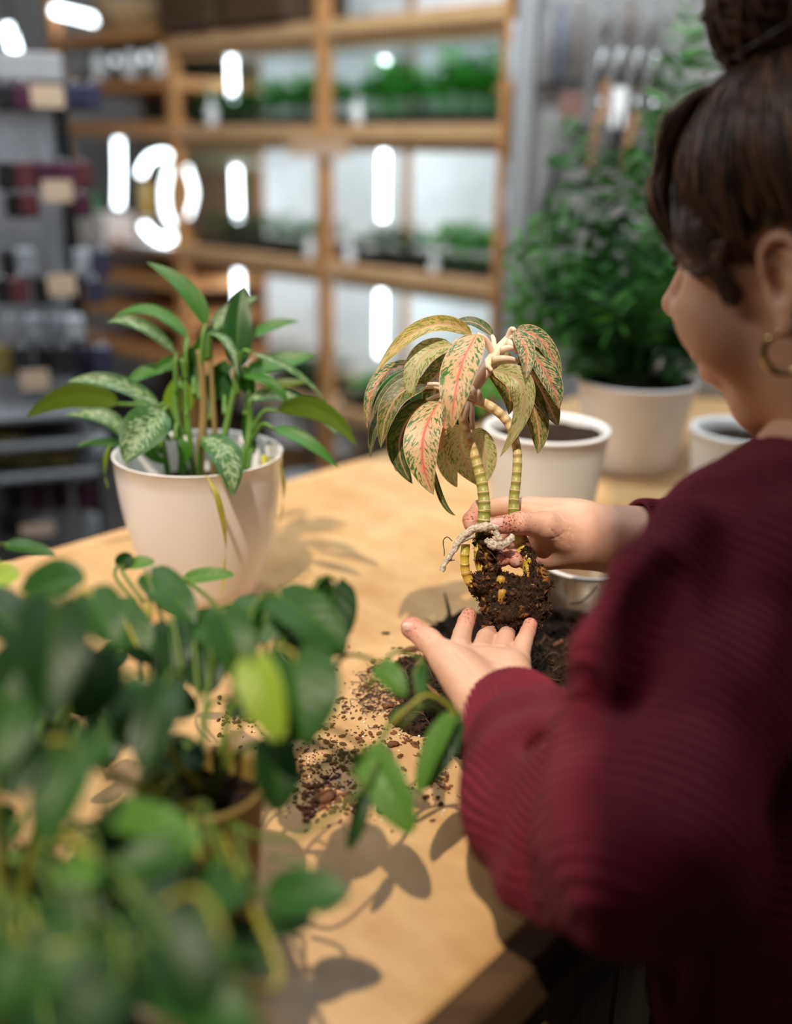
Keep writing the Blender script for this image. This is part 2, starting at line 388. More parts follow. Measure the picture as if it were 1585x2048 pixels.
# grow tubes: (x, y0, y1, width) vertical light tubes fixed inside the bays
k = 0
descr = ['upper left lit bay beside the post', 'upper middle bay above the dense seedlings', 'middle left lit bay', 'middle right bay, the longest tube', 'lower left bay behind the tall leaf', 'lower right bay, behind the drooping pink leaves']
for (x, y0, y1), dsc in zip(((462, 88, 205), (770, 118, 150), (472, 335, 440), (768, 295, 440), (476, 532, 640), (763, 560, 712)), descr):
    b = .25; a_ = shz(x, y0, b); c_ = shz(x, y1, b)
    g = thing('grow_tube', sh(a_[0], b, c_[1]), 'bright white vertical light tube in the '+dsc, 'lamp', 'vertical grow lights')
    m_ = (a_[0], (a_[1]+c_[1])/2); V, Fc, uv = lathe([(.0, -.5*(a_[1]-c_[1])), (.014, -.49*(a_[1]-c_[1])), (.014, .49*(a_[1]-c_[1])), (0, .5*(a_[1]-c_[1]))], sh(m_[0], b, m_[1]), 12)
    mk('tube', V, Fc, LED, g); box('end_cap', sh(m_[0], b+.0, a_[1]+.012), .03, .03, .02, WHITE, g, SU, SB, Z3, .003)
    box('bracket', sh(m_[0], b+.09, a_[1]+.012), .02, .17, .012, WHITE, g, SU, SB, Z3)
# horizontal light bars under shelf boards
for i, (t0, t1, z, dsc) in enumerate(((TP[0]+.04, TP[1]-.25, shz(890, 14, .2)[1], 'across the top of the right bay'),)):
    g = thing('light_bar', sh((t0+t1)/2, .2, z), 'long horizontal white light bar '+dsc, 'lamp')
    box('housing', sh((t0+t1)/2, .2, z), t1-t0, .05, .014, WHITE, g, SU, SB, Z3); box('diffuser', sh((t0+t1)/2, .2, z-.010), t1-t0-.02, .04, .008, LEDS, g, SU, SB, Z3)

for i in (0, 1):
    for j, z in enumerate((zA[3], zA[2], zA[1])):
        c_ = sh((TP[i]+TP[i+1])/2, .03, z-.062); d_ = bpy.data.lights.new('bay_fill_light', 'AREA'); d_.shape = 'RECTANGLE'; d_.size = L_B = abs(TP[i+1]-TP[i])-.08; d_.size_y = .05; d_.energy = 3.4; d_.color = (.84, .95, 1)  # unseen fill light added to brighten the bay's back panel
        o_ = bpy.data.objects.new('bay_fill_light', d_); col.objects.link(o_); zv = -Vector(tuple(SB*.80-Z3*.60)); xv = Vector(tuple(SU)); yv = zv.cross(xv).normalized(); xv = yv.cross(zv).normalized(); zv.normalize()
        o_.matrix_world = Matrix(((xv[0], yv[0], zv[0], c_[0]), (xv[1], yv[1], zv[1], c_[1]), (xv[2], yv[2], zv[2], c_[2]), (0, 0, 0, 1)))
        box('bay_fill_cover', c_-SB*.012+Z3*.006, L_B, .012, .05, PINEL, unit, SU, SB, Z3)  # added strip in front of the unseen fill light
    box('white_liner', sh((TP[i]+TP[i+1])/2, SD_/2, zA[3]-.054), abs(TP[i+1]-TP[i])-.05, SD_-.06, .008, WPANEL, unit, SU, SB, Z3)
# seedling trays
GREENS = []
for nm, c in (('seedling_green', (.05, .32, .03)), ('seedling_mid', (.03, .17, .04)), ('seedling_dark', (.012, .07, .02))):
    m = Mat(nm, .6, .2); m.color(m.ramp(m.noise(m.coord('World'), 60, 2), [(.3, tuple(x*.5 for x in c)), (.7, tuple(x*1.4 for x in c))])).translucent(.25); GREENS.append(m.m)
def tray(t, z, L, hgt, gm, dsc, n=420, lw=.02):
    g = thing('seedling_tray', sh(t, .12, z), dsc, 'plant tray', 'seedling trays')
    mb = MB(); W = .24; H = .035
    mb.add(*boxg(sh(t, .14, z+.004), L, W, .006, SU, SB, Z3))
    for s in (-1, 1):
        mb.add(*boxg(sh(t+s*(L/2), .14, z+H/2), .006, W, H, SU, SB, Z3)); mb.add(*boxg(sh(t, .14+s*W/2, z+H/2), L, .006, H, SU, SB, Z3))
    mb.build('tray', BLACKP, g, False); box('soil', sh(t, .14, z+.02), L-.01, W-.01, .024, SOIL, g, SU, SB, Z3)
    V = []; Fc = []
    for i in range(n):
        a = nrs.rand(3); h = hgt*(.35+.65*a[2]*(.6+.4*math.sin(a[0]*9+t*5))); c = sh(t+(a[0]-.5)*(L-.03), .14+(a[1]-.5)*(W-.03), z+.03+h)
        ph = nrs.rand()*6.28; X = np.array([math.cos(ph), math.sin(ph), (nrs.rand()-.3)*.9]); Y = np.cross(X, Z3); Y /= np.linalg.norm(Y); l = lw*(.7+nrs.rand()*.8)
        b = len(V); V += [c-X*l, c+Y*l*.45+Z3*l*.15, c+X*l, c-Y*l*.45+Z3*l*.15]; Fc.append((b, b+1, b+2, b+3))
        if i % 4 == 0:
            s0 = np.array([c[0], c[1], z+.03]); b = len(V); V += [s0-Y*.0015, s0+Y*.0015, c+Y*.001, c-Y*.001]; Fc.append((b, b+1, b+2, b+3))
    tag(mk('seedlings', V, Fc, gm, g, False), kind='stuff')
L0 = TP[1]-TP[0]; L1 = TP[2]-TP[1]
tray(TP[0]+L0*.27, zA[2], L0*.42, .19, GREENS[0], 'black tray of tall bright seedlings, top right by the right post', 1000)
tray(TP[0]+L0*.72, zA[2], L0*.42, .18, GREENS[0], 'black tray of bright green seedlings just right of the middle post', 1000)
tray(TP[1]+L1*.28, zA[2], L1*.42, .14, GREENS[0], 'black tray of low seedlings just left of the middle post', 800)
tray(TP[1]+L1*.72, zA[2], L1*.38, .11, GREENS[1], 'black tray of short seedlings by the upper left light tube', 500)
tray(TP[0]+L0*.27, zA[1], L0*.42, .13, GREENS[0], 'black tray of loose seedlings, middle board by the right post', 500)
tray(TP[0]+L0*.72, zA[1], L0*.40, .10, GREENS[2], 'black tray of dark seedlings, middle board right of the middle post', 260)
tray(TP[1]+L1*.28, zA[1], L1*.40, .11, GREENS[1], 'black tray of seedlings, middle board left of the middle post', 260)
tray(TP[1]+L1*.72, zA[1], L1*.40, .10, GREENS[2], 'black tray of dark seedlings beside the glowing ring', 260)
tray(TP[0]+L0*.72, zA[0], L0*.42, .12, GREENS[0], 'black tray of green seedlings on the lowest lit board, right bay', 420)
tray(TP[0]+L0*.27, zA[0], L0*.40, .10, GREENS[1], 'black tray of seedlings on the lowest lit board behind the pink leaves', 260)
tray(TP[1]+L1*.30, zA[0], L1*.42, .13, GREENS[2], 'black tray of dark seedlings on the lowest board, second bay', 320)
tray(TP[2]+(TP[3]-TP[2])*.55, zB[5], .5, .10, GREENS[2], 'black tray of dark trailing greenery on the upper left board', 420, .02)

# ring lamp and neon bar in the left bay
def px_sh(x, y, b): t, z = shz(x, y, b); return sh(t, b, z)
g = thing('neon_sign', px_sh(300, 480, .02), 'glowing white tube sign shaped as a bar and a broken ring', 'sign')
tube('bar', [px_sh(237, 280, .0), px_sh(238, 350, .0), px_sh(237, 412, .0)], [.014], LED, g, 10, 12)
tube('upper_arc', [px_sh(282, 347, .0), px_sh(295, 322, .0), px_sh(318, 309, .0), px_sh(340, 312, .0)], [.014], LED, g, 10, 16)
tube('right_arc', [px_sh(340, 335, .0), px_sh(330, 375, .0), px_sh(332, 420, .0), px_sh(345, 450, .0)], [.013], LEDS, g, 10, 16)
tube('lower_arc', [px_sh(288, 452, .0), px_sh(305, 470, .0), px_sh(328, 480, .0), px_sh(345, 474, .0)], [.014], LED, g, 10, 16)
tube('side_arc', [px_sh(375, 335, .05), px_sh(388, 385, .05), px_sh(378, 432, .05)], [.008], LEDS, g, 10, 16)
box('stand', px_sh(300, 489, .0), .30, .08, .02, WHITE, g, SU, SB, Z3, .004)
P_ = px_sh(293, 398, .06); g = thing('picture_card', P_, 'small upright card in green, yellow and orange inside the glowing ring', 'card')
m = Mat('card_print', .5); gr = m.n('ShaderNodeTexGradient'); m.L.new(m.coord('World', (0, 0, 9)), gr.inputs[0]); m.color(m.ramp(m.noise(m.coord('World', (40, 40, 6)), 1, 2), [(.3, (.18, .22, .02)), (.5, (.55, .33, .02)), (.7, (.6, .14, .02))]))
box('card', P_, .07, .004, .15, m.m, g, SU, SB, Z3); box('card_stand', P_-Z3*.08, .05, .04, .008, WHITE, g, SU, SB, Z3)
# box + little pots
def lathe_pot(name, base, h, rt, rb, mat, label, cat='pot', soil=None, lip=.004, wall=.004, group=None, curve=0.0, seg=64, sm=None):
    g = thing(name, base, label, cat, group)
    out = [(rb*.9, 0), (rb, .004)]
    for i in range(1, 9): u = i/8; out.append((rb+(rt-rb)*(u+curve*math.sin(math.pi*u)), .004+(h-.004-lip)*u))
    prof = out+[(rt+lip*.5, h-lip*.5), (rt+lip*.3, h), (rt-wall*.6, h), (rt-wall, h-lip)]
    sl = h*(soil if soil else .8)
    for u in (.7, .4, .1): prof.append((rb-wall+(rt-rb)*u, h*u if u > .1 else .01))
    V, Fc, uv = lathe(prof, base, seg); mk('pot_wall', V, Fc, mat, g, True, uv)
    if soil:
        r = (rb+(rt-rb)*soil)-wall*.8; n = 28; V = []; 
        for j in range(10):
            for i in range(n):
                a = 2*math.pi*i/n; rr = r*j/9; V.append(np.array(base)+np.array([rr*math.cos(a), rr*math.sin(a), sl]))
        V = np.array(V); V[:, 2] += .006*vnoise(V, 70, 3)+.004*vnoise(V, 160, 5); F2 = [(j*n+i, j*n+(i+1) % n, (j+1)*n+(i+1) % n, (j+1)*n+i) for j in range(9) for i in range(n)]
        mk('soil', V, F2, sm or SOIL, g)
    return g
PINKB = plain('pale_box', (.62, .55, .52), .7)
tag(box('carton', px_sh(215, 458, .03), .22, .16, .14, PINKB, None, SU, SB, Z3, .004), 'pale carton on the board beneath the light bar of the sign', 'box')
tag(box('watering_can_box', px_sh(160, 420, .05), .12, .12, .14, plain('green_box', (.02, .30, .08), .6), None, SU, SB, Z3, .004), 'bright green carton left of the pale carton', 'box')
tag(box('storage_bin', px_sh(650, 1010, .15)+Z3*.0, .3, .25, .25, WPANEL, None, SU, SB, Z3, .02), 'pale storage bin on the floor left of the white buckets', 'bin')
for i, (x, y, r, h, dsc) in enumerate(((715, 225, .018, .07, 'standing by the green seedling tray'), (422, 190, .02, .09, 'beside the upper left light tube'), (700, 470, .018, .06, 'on the middle board by the middle post'), (620, 430, .018, .07, 'on the middle board left of the post'), (870, 470, .016, .05, 'half hidden among the middle seedlings'))):
    P_ = px_sh(x, y, -.0); zz = zA[2] if y < 260 else zA[1]; P_[2] = zz
    V, Fc, uv = lathe([(r*.8, 0), (r, .01), (r, h*.7), (r*.4, h*.85), (r*.35, h)], P_, 20); g = thing('spray_bottle', P_, 'small white bottle '+dsc, 'bottle', 'white bottles on the lit shelves')
    mk('bottle_body', V, Fc, WHITE, g); V, Fc, uv = lathe([(r*.4, h), (r*.4, h+.02)], P_, 14); mk('cap', V, Fc, LEDS if False else WHITE, g)
# white buckets on low boards
for i, (x, y, r, h, dsc) in enumerate(((690, 905, .115, .24, 'to the right of the wooden post'), (590, 880, .12, .22, 'left of the wooden post'), (520, 815, .10, .16, 'farthest left behind the potted leaves'))):
    P_ = px_sh(x, y, .0+.12); P_[2] = max(.14, P_[2]); lathe_pot('bucket', P_, h, r, r*.82, WHITE, 'round white bucket on the lowest board '+dsc, 'bucket', None, group='white buckets on the bottom board')
# jars and small plants on left bay boards
for i, (x, dsc) in enumerate(((200, 'leftmost'), (232, 'second from the left'), (262, 'third from the left'), (290, 'fourth from the left'), (320, 'rightmost, next to the post'))):
    P_ = px_sh(x, 150, -.02); P_[2] = zB[5]; V, Fc, uv = lathe([(.02, 0), (.026, .008), (.026, .07), (.02, .085), (.02, .1)], P_, 18)
    g = thing('glass_jar', P_, 'small shiny jar on the upper left board, '+dsc+' of five', 'jar', 'jars on the upper left board'); m = STEEL if i in (1, 3) else WHITE
    mk('jar_body', V, Fc, m, g)
# wicker / dried bunch on top board
P_ = px_sh(255, 30, .12); V, Fc, uv = lathe([(.06, 0), (.12, .03), (.15, .09), (.15, .12), (.13, .12), (.12, .05), (0.02, .02)], (P_[0], P_[1], zB[6]), 28)
tag(mk('wicker_basket', V, Fc, wood('wicker', (.25, .15, .07), (.5, .34, .18), .8, 6), smooth=True), 'round wicker basket on the top board of the left bay', 'basket')
for (x, l) in ((430, .5), (570, .45)):
    P_ = px_sh(x, 15, .1); P_[2] = zA[3]; tag(box('wooden_crate', P_+Z3*.08, .34, .3, .14, EDGEW, None, SU, SB, Z3, .004), 'dark wooden crate on the top board, '+('left' if x < 500 else 'right')+' of two', 'crate', 'dark crates on the top board')
# far tube light hung on the left
for i, ((xa, ya), (xb, yb), d, dsc) in enumerate((((108, 20), (190, 40), 4.3, 'hanging above the shelves, upper left'), ((15, 55), (30, 100), 3.4, 'short one at the far left edge'))):
    g = thing('ceiling_tube', pt(xa, ya, d), 'white strip light '+dsc, 'lamp', 'strip lights near the ceiling'); A, B = pt(xa, ya, d), pt(xb, yb, d); tube('tube', [A, B], [.018], LED, g, 10, 4)
    tube('hanger', [A, A+Z3*(2.99-A[2])], [.003], DKMET, g, 6, 3); tube('hanger', [B, B+Z3*(2.99-B[2])], [.003], DKMET, g, 6, 3)

# ================================================================ display tower on the left
DX = np.array([.93, .36, 0]); DX /= np.linalg.norm(DX); DY = np.array([-DX[1], DX[0], 0])
DO = pt(40, 560, 2.35); DO[2] = 0
def dp(a, b, z): return DO+DX*a+DY*b+np.array([0, 0, z])
def dpx(x, y, b=0.0):
    r = ray(x, y); o = DO+DY*b; k = ((o-CAM)@DY)/(r@DY); P = CAM+r*k; return (P-DO)@DX, P[2]
aR = dpx(128, 300)[0]; zt = dpx(60, 108)[1]; zh = dpx(60, 165)[1]
rack = thing('display_rack', dp(aR-.45, 0, 0), 'grey retail display rack hung with packets left of the shelves', 'rack')
SLAT = Mat('perforated_panel', .55); _v = SLAT.coord('World'); _w = SLAT.n('ShaderNodeTexVoronoi'); _w.inputs['Scale'].default_value = 90; SLAT.L.new(_v, _w.inputs[0])
SLAT.color(SLAT.ramp(_w.outputs[0], [(.2, (.08, .085, .095)), (.35, (.27, .275, .295))])); SLAT = SLAT.m
box('back_board', dp(aR-.45, .02, zt/2), .9, .03, zt, SLAT, rack, DX, DY, Z3, .003)
box('header', dp(aR-.45, -.02, (zt+zh)/2), .92, .06, zt-zh, plain('grey_header', (.33, .32, .325), .7), rack, DX, DY, Z3, .004)
for a in (aR-.9, aR+.0): box('upright', dp(a, .02, zt/2), .03, .05, zt, DKMET, rack, DX, DY, Z3)
PCOL = {'black': plain('packet_black', (.018, .017, .02), .45), 'plum': plain('packet_plum', (.075, .02, .045), .45), 'navy': plain('packet_navy', (.035, .035, .07), .4), 'grey': plain('packet_grey', (.25, .27, .30), .35), 'wine': plain('packet_wine', (.10, .025, .03), .5), 'olive': plain('packet_olive', (.22, .17, .04), .5), 'silver': plain('packet_silver', (.4, .42, .45), .3)}
def packet(x, y, wpx, hpx, b, colr, dsc, tagc=False):
    a, z = dpx(x, y, b); sc = np.linalg.norm(dp(a, b, z)-CAM)/FPX; g = thing('hanging_packet', dp(a, b, z), dsc, 'packet', 'packets on the display rack')
    w_, h_ = wpx*sc, hpx*sc
    box('packet_body', dp(a, b, z), w_, .035, h_, PCOL[colr], g, DX, DY, Z3, .006)
    tube('hook', [dp(a, b-.02, z+h_/2-.004), dp(a, b-.02, z+h_/2+.006), dp(a, .0, z+h_/2+.006)], [.0025], STEEL, g, 6)
    if tagc: box('price_card', dp(a, b-.022, z), w_*.8, .003, h_*.5, TAG, g, DX, DY, Z3)
rows = [('top row', 195, 44, [(12, 'black'), (48, 'plum'), (150, 'navy'), (182, 'navy')]),
        ('second row', 352, 50, [(12, 'black'), (50, 'wine'), (90, 'plum'), (130, 'plum'), (165, 'wine')]),
        ('third row', 410, 44, [(30, 'black'), (60, 'wine'), (165, 'plum')]),
        ('fourth row', 525, 50, [(20, 'black'), (52, 'grey'), (165, 'silver'), (200, 'navy')]),
        ('fifth row', 580, 48, [(8, 'black'), (40, 'wine'), (85, 'black'), (190, 'navy')]),
        ('sixth row', 655, 46, [(30, 'silver'), (70, 'grey'), (110, 'grey'), (150, 'silver')]),
        ('seventh row', 720, 60, [(10, 'olive'), (45, 'black'), (90, 'black'), (130, 'black'), (170, 'navy'), (205, 'navy')]),
        ('eighth row', 990, 55, [(30, 'black'), (75, 'plum'), (120, 'plum'), (170, 'plum')]),
        ('lowest row', 1050, 44, [(20, 'black'), (90, 'silver'), (180, 'silver')])]
for rn, y, h, items in rows:
    for j, (x, c) in enumerate(items):
        packet(x, y, 34, h, -.10-.05*(j % 2), c, '%s packet in the %s of the rack, %s' % ({'wine': 'dark red', 'plum': 'plum', 'navy': 'navy blue', 'olive': 'olive', 'black': 'black', 'grey': 'grey', 'silver': 'silvery'}[c], rn, ['at its left end', 'second from the left', 'third from the left', 'fourth from the left', 'fifth from the left', 'at its right end'][j]))
for (x, y, wp, hp, dsc) in ((95, 192, 62, 42, 'first beige card, just under the grey header'), (115, 382, 58, 42, 'second beige card down'), (124, 570, 56, 44, 'third beige card down'), (70, 760, 58, 42, 'fourth beige card, left of centre'), (75, 1060, 70, 26, 'lowest long pale card')):
    a, z = dpx(x, y, -.2); sc = 2.1/FPX; P_ = dp(a, -.2, z); g = thing('price_card', P_, dsc+' on the display rack', 'card', 'price cards on the display rack')
    box('card', P_, wp*sc, .004, hp*sc, TAG, g, DX, DY, Z3); tube('card_arm', [P_+DY*.002+Z3*.01, dp(a, 0, z+.01)], [.003], STEEL, g, 6, 4)
for y, c in ((815, 'grey'), (870, 'olive'), (930, 'grey')):
    a, z = dpx(90, y, -.12); box('rack_shelf', dp(aR-.45, -.11, z), .9, .22, .015, GREYP, rack, DX, DY, Z3, .003)
for j, (x, y, r, h, c) in enumerate(((15, 920, .05, .08, 'olive'), (60, 905, .06, .06, 'olive'), (120, 895, .06, .05, 'olive'), (175, 905, .05, .07, 'grey'))):
    a, z = dpx(x, 930, -.14); P_ = dp(a, -.14, z+.008); V, Fc, uv = lathe([(r*.7, 0), (r, .01), (r, h), (r*.8, h), (r*.75, .015), (0.01, .012)], P_, 20)
    tag(mk('small_bowl', V, Fc, PCOL[c]), ('olive' if c == 'olive' else 'grey')+' little bowl on the lower rack shelf, '+['far left', 'second along', 'third along', 'at the right end'][j], 'bowl', 'bowls on the rack shelf')

# ================================================================ tool wall on the right
GX = np.array([math.cos(math.radians(-14)), math.sin(math.radians(-14)), 0]); GY = np.array([-GX[1], GX[0], 0])
GO = pt(1060, 300, 2.55); GO[2] = 0
def gp(a, b, z): return GO+GX*a+GY*b+np.array([0, 0, z])
def gpx(x, y, b=0.0):
    r = ray(x, y); o = GO+GY*b; k = ((o-CAM)@GY)/(r@GY); P = CAM+r*k; return (P-GO)@GX, P[2]
PEG = Mat('pegboard', .6); _v = PEG.n('ShaderNodeTexCoord').outputs['UV']; _sc = PEG.n('ShaderNodeVectorMath', operation='SCALE'); _sc.inputs['Scale'].default_value = 1; PEG.L.new(_v, _sc.inputs[0])
_fr = PEG.n('ShaderNodeVectorMath', operation='FRACTION'); PEG.L.new(_sc.outputs[0], _fr.inputs[0]); _sb = PEG.n('ShaderNodeVectorMath', operation='SUBTRACT'); _sb.inputs[1].default_value = (.5, .5, 0); PEG.L.new(_fr.outputs[0], _sb.inputs[0])
_ln = PEG.n('ShaderNodeVectorMath', operation='LENGTH'); PEG.L.new(_sb.outputs[0], _ln.inputs[0]); PEG.color(PEG.ramp(_ln.outputs['Value'], [(.17, (.07, .07, .07)), (.24, (.20, .192, .188)), (.30, (.225, .215, .21))])); PEG.m.name = 'pegboard'; PEG = PEG.m
pw = thing('tool_wall', gp(.7, 0, 0), 'grey perforated pegboard panel standing behind the palm', 'pegboard')
V = [gp(0, 0, .3), gp(1.7, 0, .3), gp(1.7, 0, 2.3), gp(0, 0, 2.3), gp(0, .03, .3), gp(1.7, .03, .3), gp(1.7, .03, 2.3), gp(0, .03, 2.3)]
K = 1/.028
mk('board', V, [(0, 1, 2, 3), (5, 4, 7, 6), (0, 4, 5, 1), (3, 2, 6, 7), (0, 3, 7, 4), (1, 5, 6, 2)], PEG, pw, False, [(0, 0), (1.7*K, 0), (1.7*K, 2*K), (0, 2*K)]*2)
box('side_frame', gp(-.02, .0, 1.15), .05, .06, 2.3, plain('frame_grey', (.24, .235, .235), .6), pw, GX, GY, Z3, .004)
box('foot', gp(.2, 0, .15), .06, .5, .3, DKMET, pw, GX, GY, Z3); box('foot', gp(1.5, 0, .15), .06, .5, .3, DKMET, pw, GX, GY, Z3)
TWINE = plain('grey_cord', (.20, .19, .19), .8)
def cordhank(x, y0, y1, wpx, dsc, mat=TWINE):
    a, z1 = gpx(x, y0, -.03); _, z0 = gpx(x, y1, -.03); g = thing('cord_bundle', gp(a, -.03, z1), dsc, 'cord', 'cords hung on the tool wall'); mb = MB()
    wd = wpx*2.5/FPX
    for i in range(7):
        u = (i/6-.5)*wd; mb.add(*tubeg(spline([gp(a+u*.3, -.03, z1), gp(a+u, -.035-.004*i, (z0+z1)/2), gp(a+u*.8, -.03, z0), ], 10), [.0032], 6))
    mb.build('cords', mat, g); tube('hook', [gp(a, .0, z1), gp(a, -.05, z1), gp(a, -.05, z1+.012)], [.003], STEEL, g, 6)
for x, y0, y1, w_, dsc, mt in ((1100, 8, 175, 26, 'dark grey cord bundle at the left edge of the pegboard', TWINE), (1128, 8, 170, 30, 'bluish grey cord bundle second along the pegboard', plain('blue_cord', (.12, .125, .15), .7)), (1162, 5, 170, 18, 'brown grey cord bundle third along the pegboard', plain('brown_cord', (.14, .12, .11), .8)),
                           (1215, 0, 80, 14, 'thin grey cord bundle above the pruning tools', TWINE), (1262, 0, 88, 14, 'brown cord bundle above the pruning tools', plain('tan_cord', (.16, .13, .11), .8)), (1305, 0, 90, 16, 'dark cord bundle nearest the palm top', TWINE)): cordhank(x, y0, y1, w_, dsc, mt)
WHANDLE = wood('tool_handle', (.22, .11, .045), (.36, .19, .085), .5)
for i, (x, y, dsc, cm) in enumerate(((1208, 110, 'leftmost pruning knife with shiny blade on the pegboard', WHANDLE), (1245, 105, 'garden fork with dark wooden handle beside the leftmost knife', DKMET), (1282, 108, 'hand trowel third along the pegboard', WHANDLE), (1316, 112, 'hand rake nearest the palm with gleaming head', DKMET))):
    a, z = gpx(x, y, -.04); g = thing('hand_tool', gp(a, -.04, z), dsc, 'garden tool', 'hand tools on the pegboard')
    V, Fc, uv = lathe([(.004, 0), (.012, .01), (.013, .05), (.009, .09), (.003, .10)], (0, 0, 0), 12)
    V = np.array([gp(a, -.04, z-.09)+np.array([v[0]*1.2, v[1]*.5, v[2]]) for v in V]); mk('blade', V, Fc, STEEL, g)
    tube('shaft', [gp(a, -.04, z-.09), gp(a+.004, -.045, z-.14)], [.004], STEEL, g, 8); tube('handle', [gp(a+.004, -.045, z-.13), gp(a+.008*(1 if i % 2 else -1), -.045, z-.19), gp(a+.012*(1 if i % 2 else -1), -.045, z-.27)], [.008, .011, .009], cm, g, 10, 8)
    tube('hook', [gp(a, 0, z+.012), gp(a, -.05, z+.012)], [.003], STEEL, g, 6)
a, z = gpx(1238, 215, -.05); tag(box('white_tag', gp(a, -.05, z), .035, .004, .09, WHITE, None, GX, GY, Z3), 'white paper label hanging below the pruning tools', 'tag')
a, z = gpx(1210, 200, -.05); tag(box('wooden_marker', gp(a, -.05, z), .016, .006, .09, WHANDLE, None, GX, GY, Z3), 'narrow brown wooden marker left of the white label', 'marker')
a, z = gpx(1145, 210, -.05); tag(box('seed_packet', gp(a, -.05, z), .06, .006, .06, plain('seed_red', (.16, .08, .065), .7), None, GX, GY, Z3), 'small reddish packet on the pegboard above the palm', 'packet')
for (x, y0, y1) in ((1110, 300, 430),):
    a, z1 = gpx(1118, y0, -.03); a2, z0 = gpx(1085, y1, -.03); tag(tube('pruning_saw', [gp(a, -.03, z1), gp((a+a2)/2+.004, -.03, (z0+z1)/2), gp(a2, -.03, z0)], [.012, .008, .014], DKMET, None, 8, 10), 'long dark pruning saw hanging left of the palm', 'saw')
# glass things between shelf and pegboard
for i, (x, y, h, dsc) in enumerate(((1048, 110, .16, 'clear glass vase, upper one beside the right shelf post'), (1038, 400, .2, 'tall pale vase beside the right shelf post, lower one'))):
    P_ = px_sh(x-3, y, -.12); P_[2] -= h/2; V, Fc, uv = lathe([(.02, 0), (.035, .02), (.038, h*.5), (.03, h*.8), (.034, h)], P_, 20); tag(mk('glass_vase', V, Fc, plain('frosted%d' % i, (.55, .62, .66), .15)), dsc, 'vase')
    tag(box('bracket_shelf', P_-Z3*.006, .1, .1, .01, PINE, None, SU, SB, Z3), 'little bracket shelf under the %s vase' % ('upper' if i == 0 else 'lower'), 'shelf')
# mottled wall hanging low behind the pots
a, z = gpx(1450, 780, -.06); STONE = Mat('mottled_stone', .8); STONE.color(STONE.ramp(STONE.noise(STONE.coord('World'), 28, 5, .7), [(.35, (.10, .095, .09)), (.6, (.33, .30, .28))])); STONE = STONE.m
P_ = on(1450, 805, .9); 
tag(box('stone_slab', np.array([P_[0]+.0, P_[1]+.06, TZ+.045]), .55, .05, .09, STONE, None, E3*0+GX, GY, Z3, .006), 'mottled grey stone slab standing behind the right white pot', 'slab')

# ================================================================ leaves
def prof_lance(t): return (np.maximum(t, 0)**.55)*(np.maximum(1-t, 0)**.85)*1.87
def prof_long(t): return (np.maximum(t, 0)**.6)*(np.maximum(1-t, 0)**1.0)*1.98
def prof_heart(t): return np.where(t < .02, .25, (np.maximum(t, 0)**.33)*(np.maximum(1-t, 0)**.62)*1.66)
def leafg(base, mid, tip, width, nrm, prof=prof_lance, fold=.25, heart=0.0, nu=6, nv=18, wav=.0, seed=0, thick=.0):
    base, mid, tip = (np.array(q, float) for q in (base, mid, tip)); c = 2*mid-.5*(base+tip)
    t = np.linspace(0, 1, nv)**.92; P = (1-t)[:, None]**2*base+2*(t*(1-t))[:, None]*c+t[:, None]**2*tip
    T = np.gradient(P, axis=0); T /= np.linalg.norm(T, axis=1)[:, None]+1e-9; nrm = np.array(nrm, float)
    Sd = np.cross(T, nrm); Sd /= np.linalg.norm(Sd, axis=1)[:, None]+1e-9; Nn = np.cross(Sd, T)
    w_ = prof(t)*width/2; V = []; uv = []
    us = np.linspace(-1, 1, 2*nu+1)
    for j in range(nv):
        for u in us:
            a = abs(u); back = heart*width*.5*a*a*max(0, 1-t[j]*3.2)
            p = P[j]+Sd[j]*u*w_[j]*(1-.08*fold*a)+Nn[j]*(fold*w_[j]*(a**1.3)-fold*w_[j]*.35*a**3)-T[j]*back
            p = p+Nn[j]*wav*width*math.sin(t[j]*11+seed+(0 if u > 0 else 2.1))*a*a*(1 if 0 < j < nv-1 else 0)
            V.append(p); uv.append((u*.5+.5, t[j]))
    m = 2*nu+1; Fc = [(j*m+i, j*m+i+1, (j+1)*m+i+1, (j+1)*m+i) for j in range(nv-1) for i in range(m-1)]
    return np.array(V), Fc, np.array(uv)
def toC(P): v = CAM-P; return v/np.linalg.norm(v)
def uvnodes(M):
    sp = M.n('ShaderNodeSeparateXYZ'); M.L.new(M.n('ShaderNodeTexCoord').outputs['UV'], sp.inputs[0]); u, v = sp.outputs[0], sp.outputs[1]
    d = M.math('MULTIPLY', M.math('ABSOLUTE', M.math('SUBTRACT', u, .5)), 2)   # 0 midrib .. 1 edge
    cb = M.n('ShaderNodeCombineXYZ'); M.L.new(M.math('MULTIPLY', d, 1.6), cb.inputs[0]); M.L.new(M.math('SUBTRACT', M.math('MULTIPLY', v, 9), M.math('MULTIPLY', d, 2.0)), cb.inputs[1]); M.L.new(M.math('ROUND', u), cb.inputs[2])
    oi = M.n('ShaderNodeObjectInfo'); ad = M.n('ShaderNodeVectorMath', operation='ADD'); M.L.new(cb.outputs[0], ad.inputs[0]); cr = M.n('ShaderNodeCombineXYZ'); M.L.new(M.math('MULTIPLY', oi.outputs['Random'], 37), cr.inputs[2]); M.L.new(cr.outputs[0], ad.inputs[1])
    return u, v, d, ad.outputs[0]
def step(M, x, a, b): return M.ramp(x, [(a, (0, 0, 0)), (b, (1, 1, 1))])
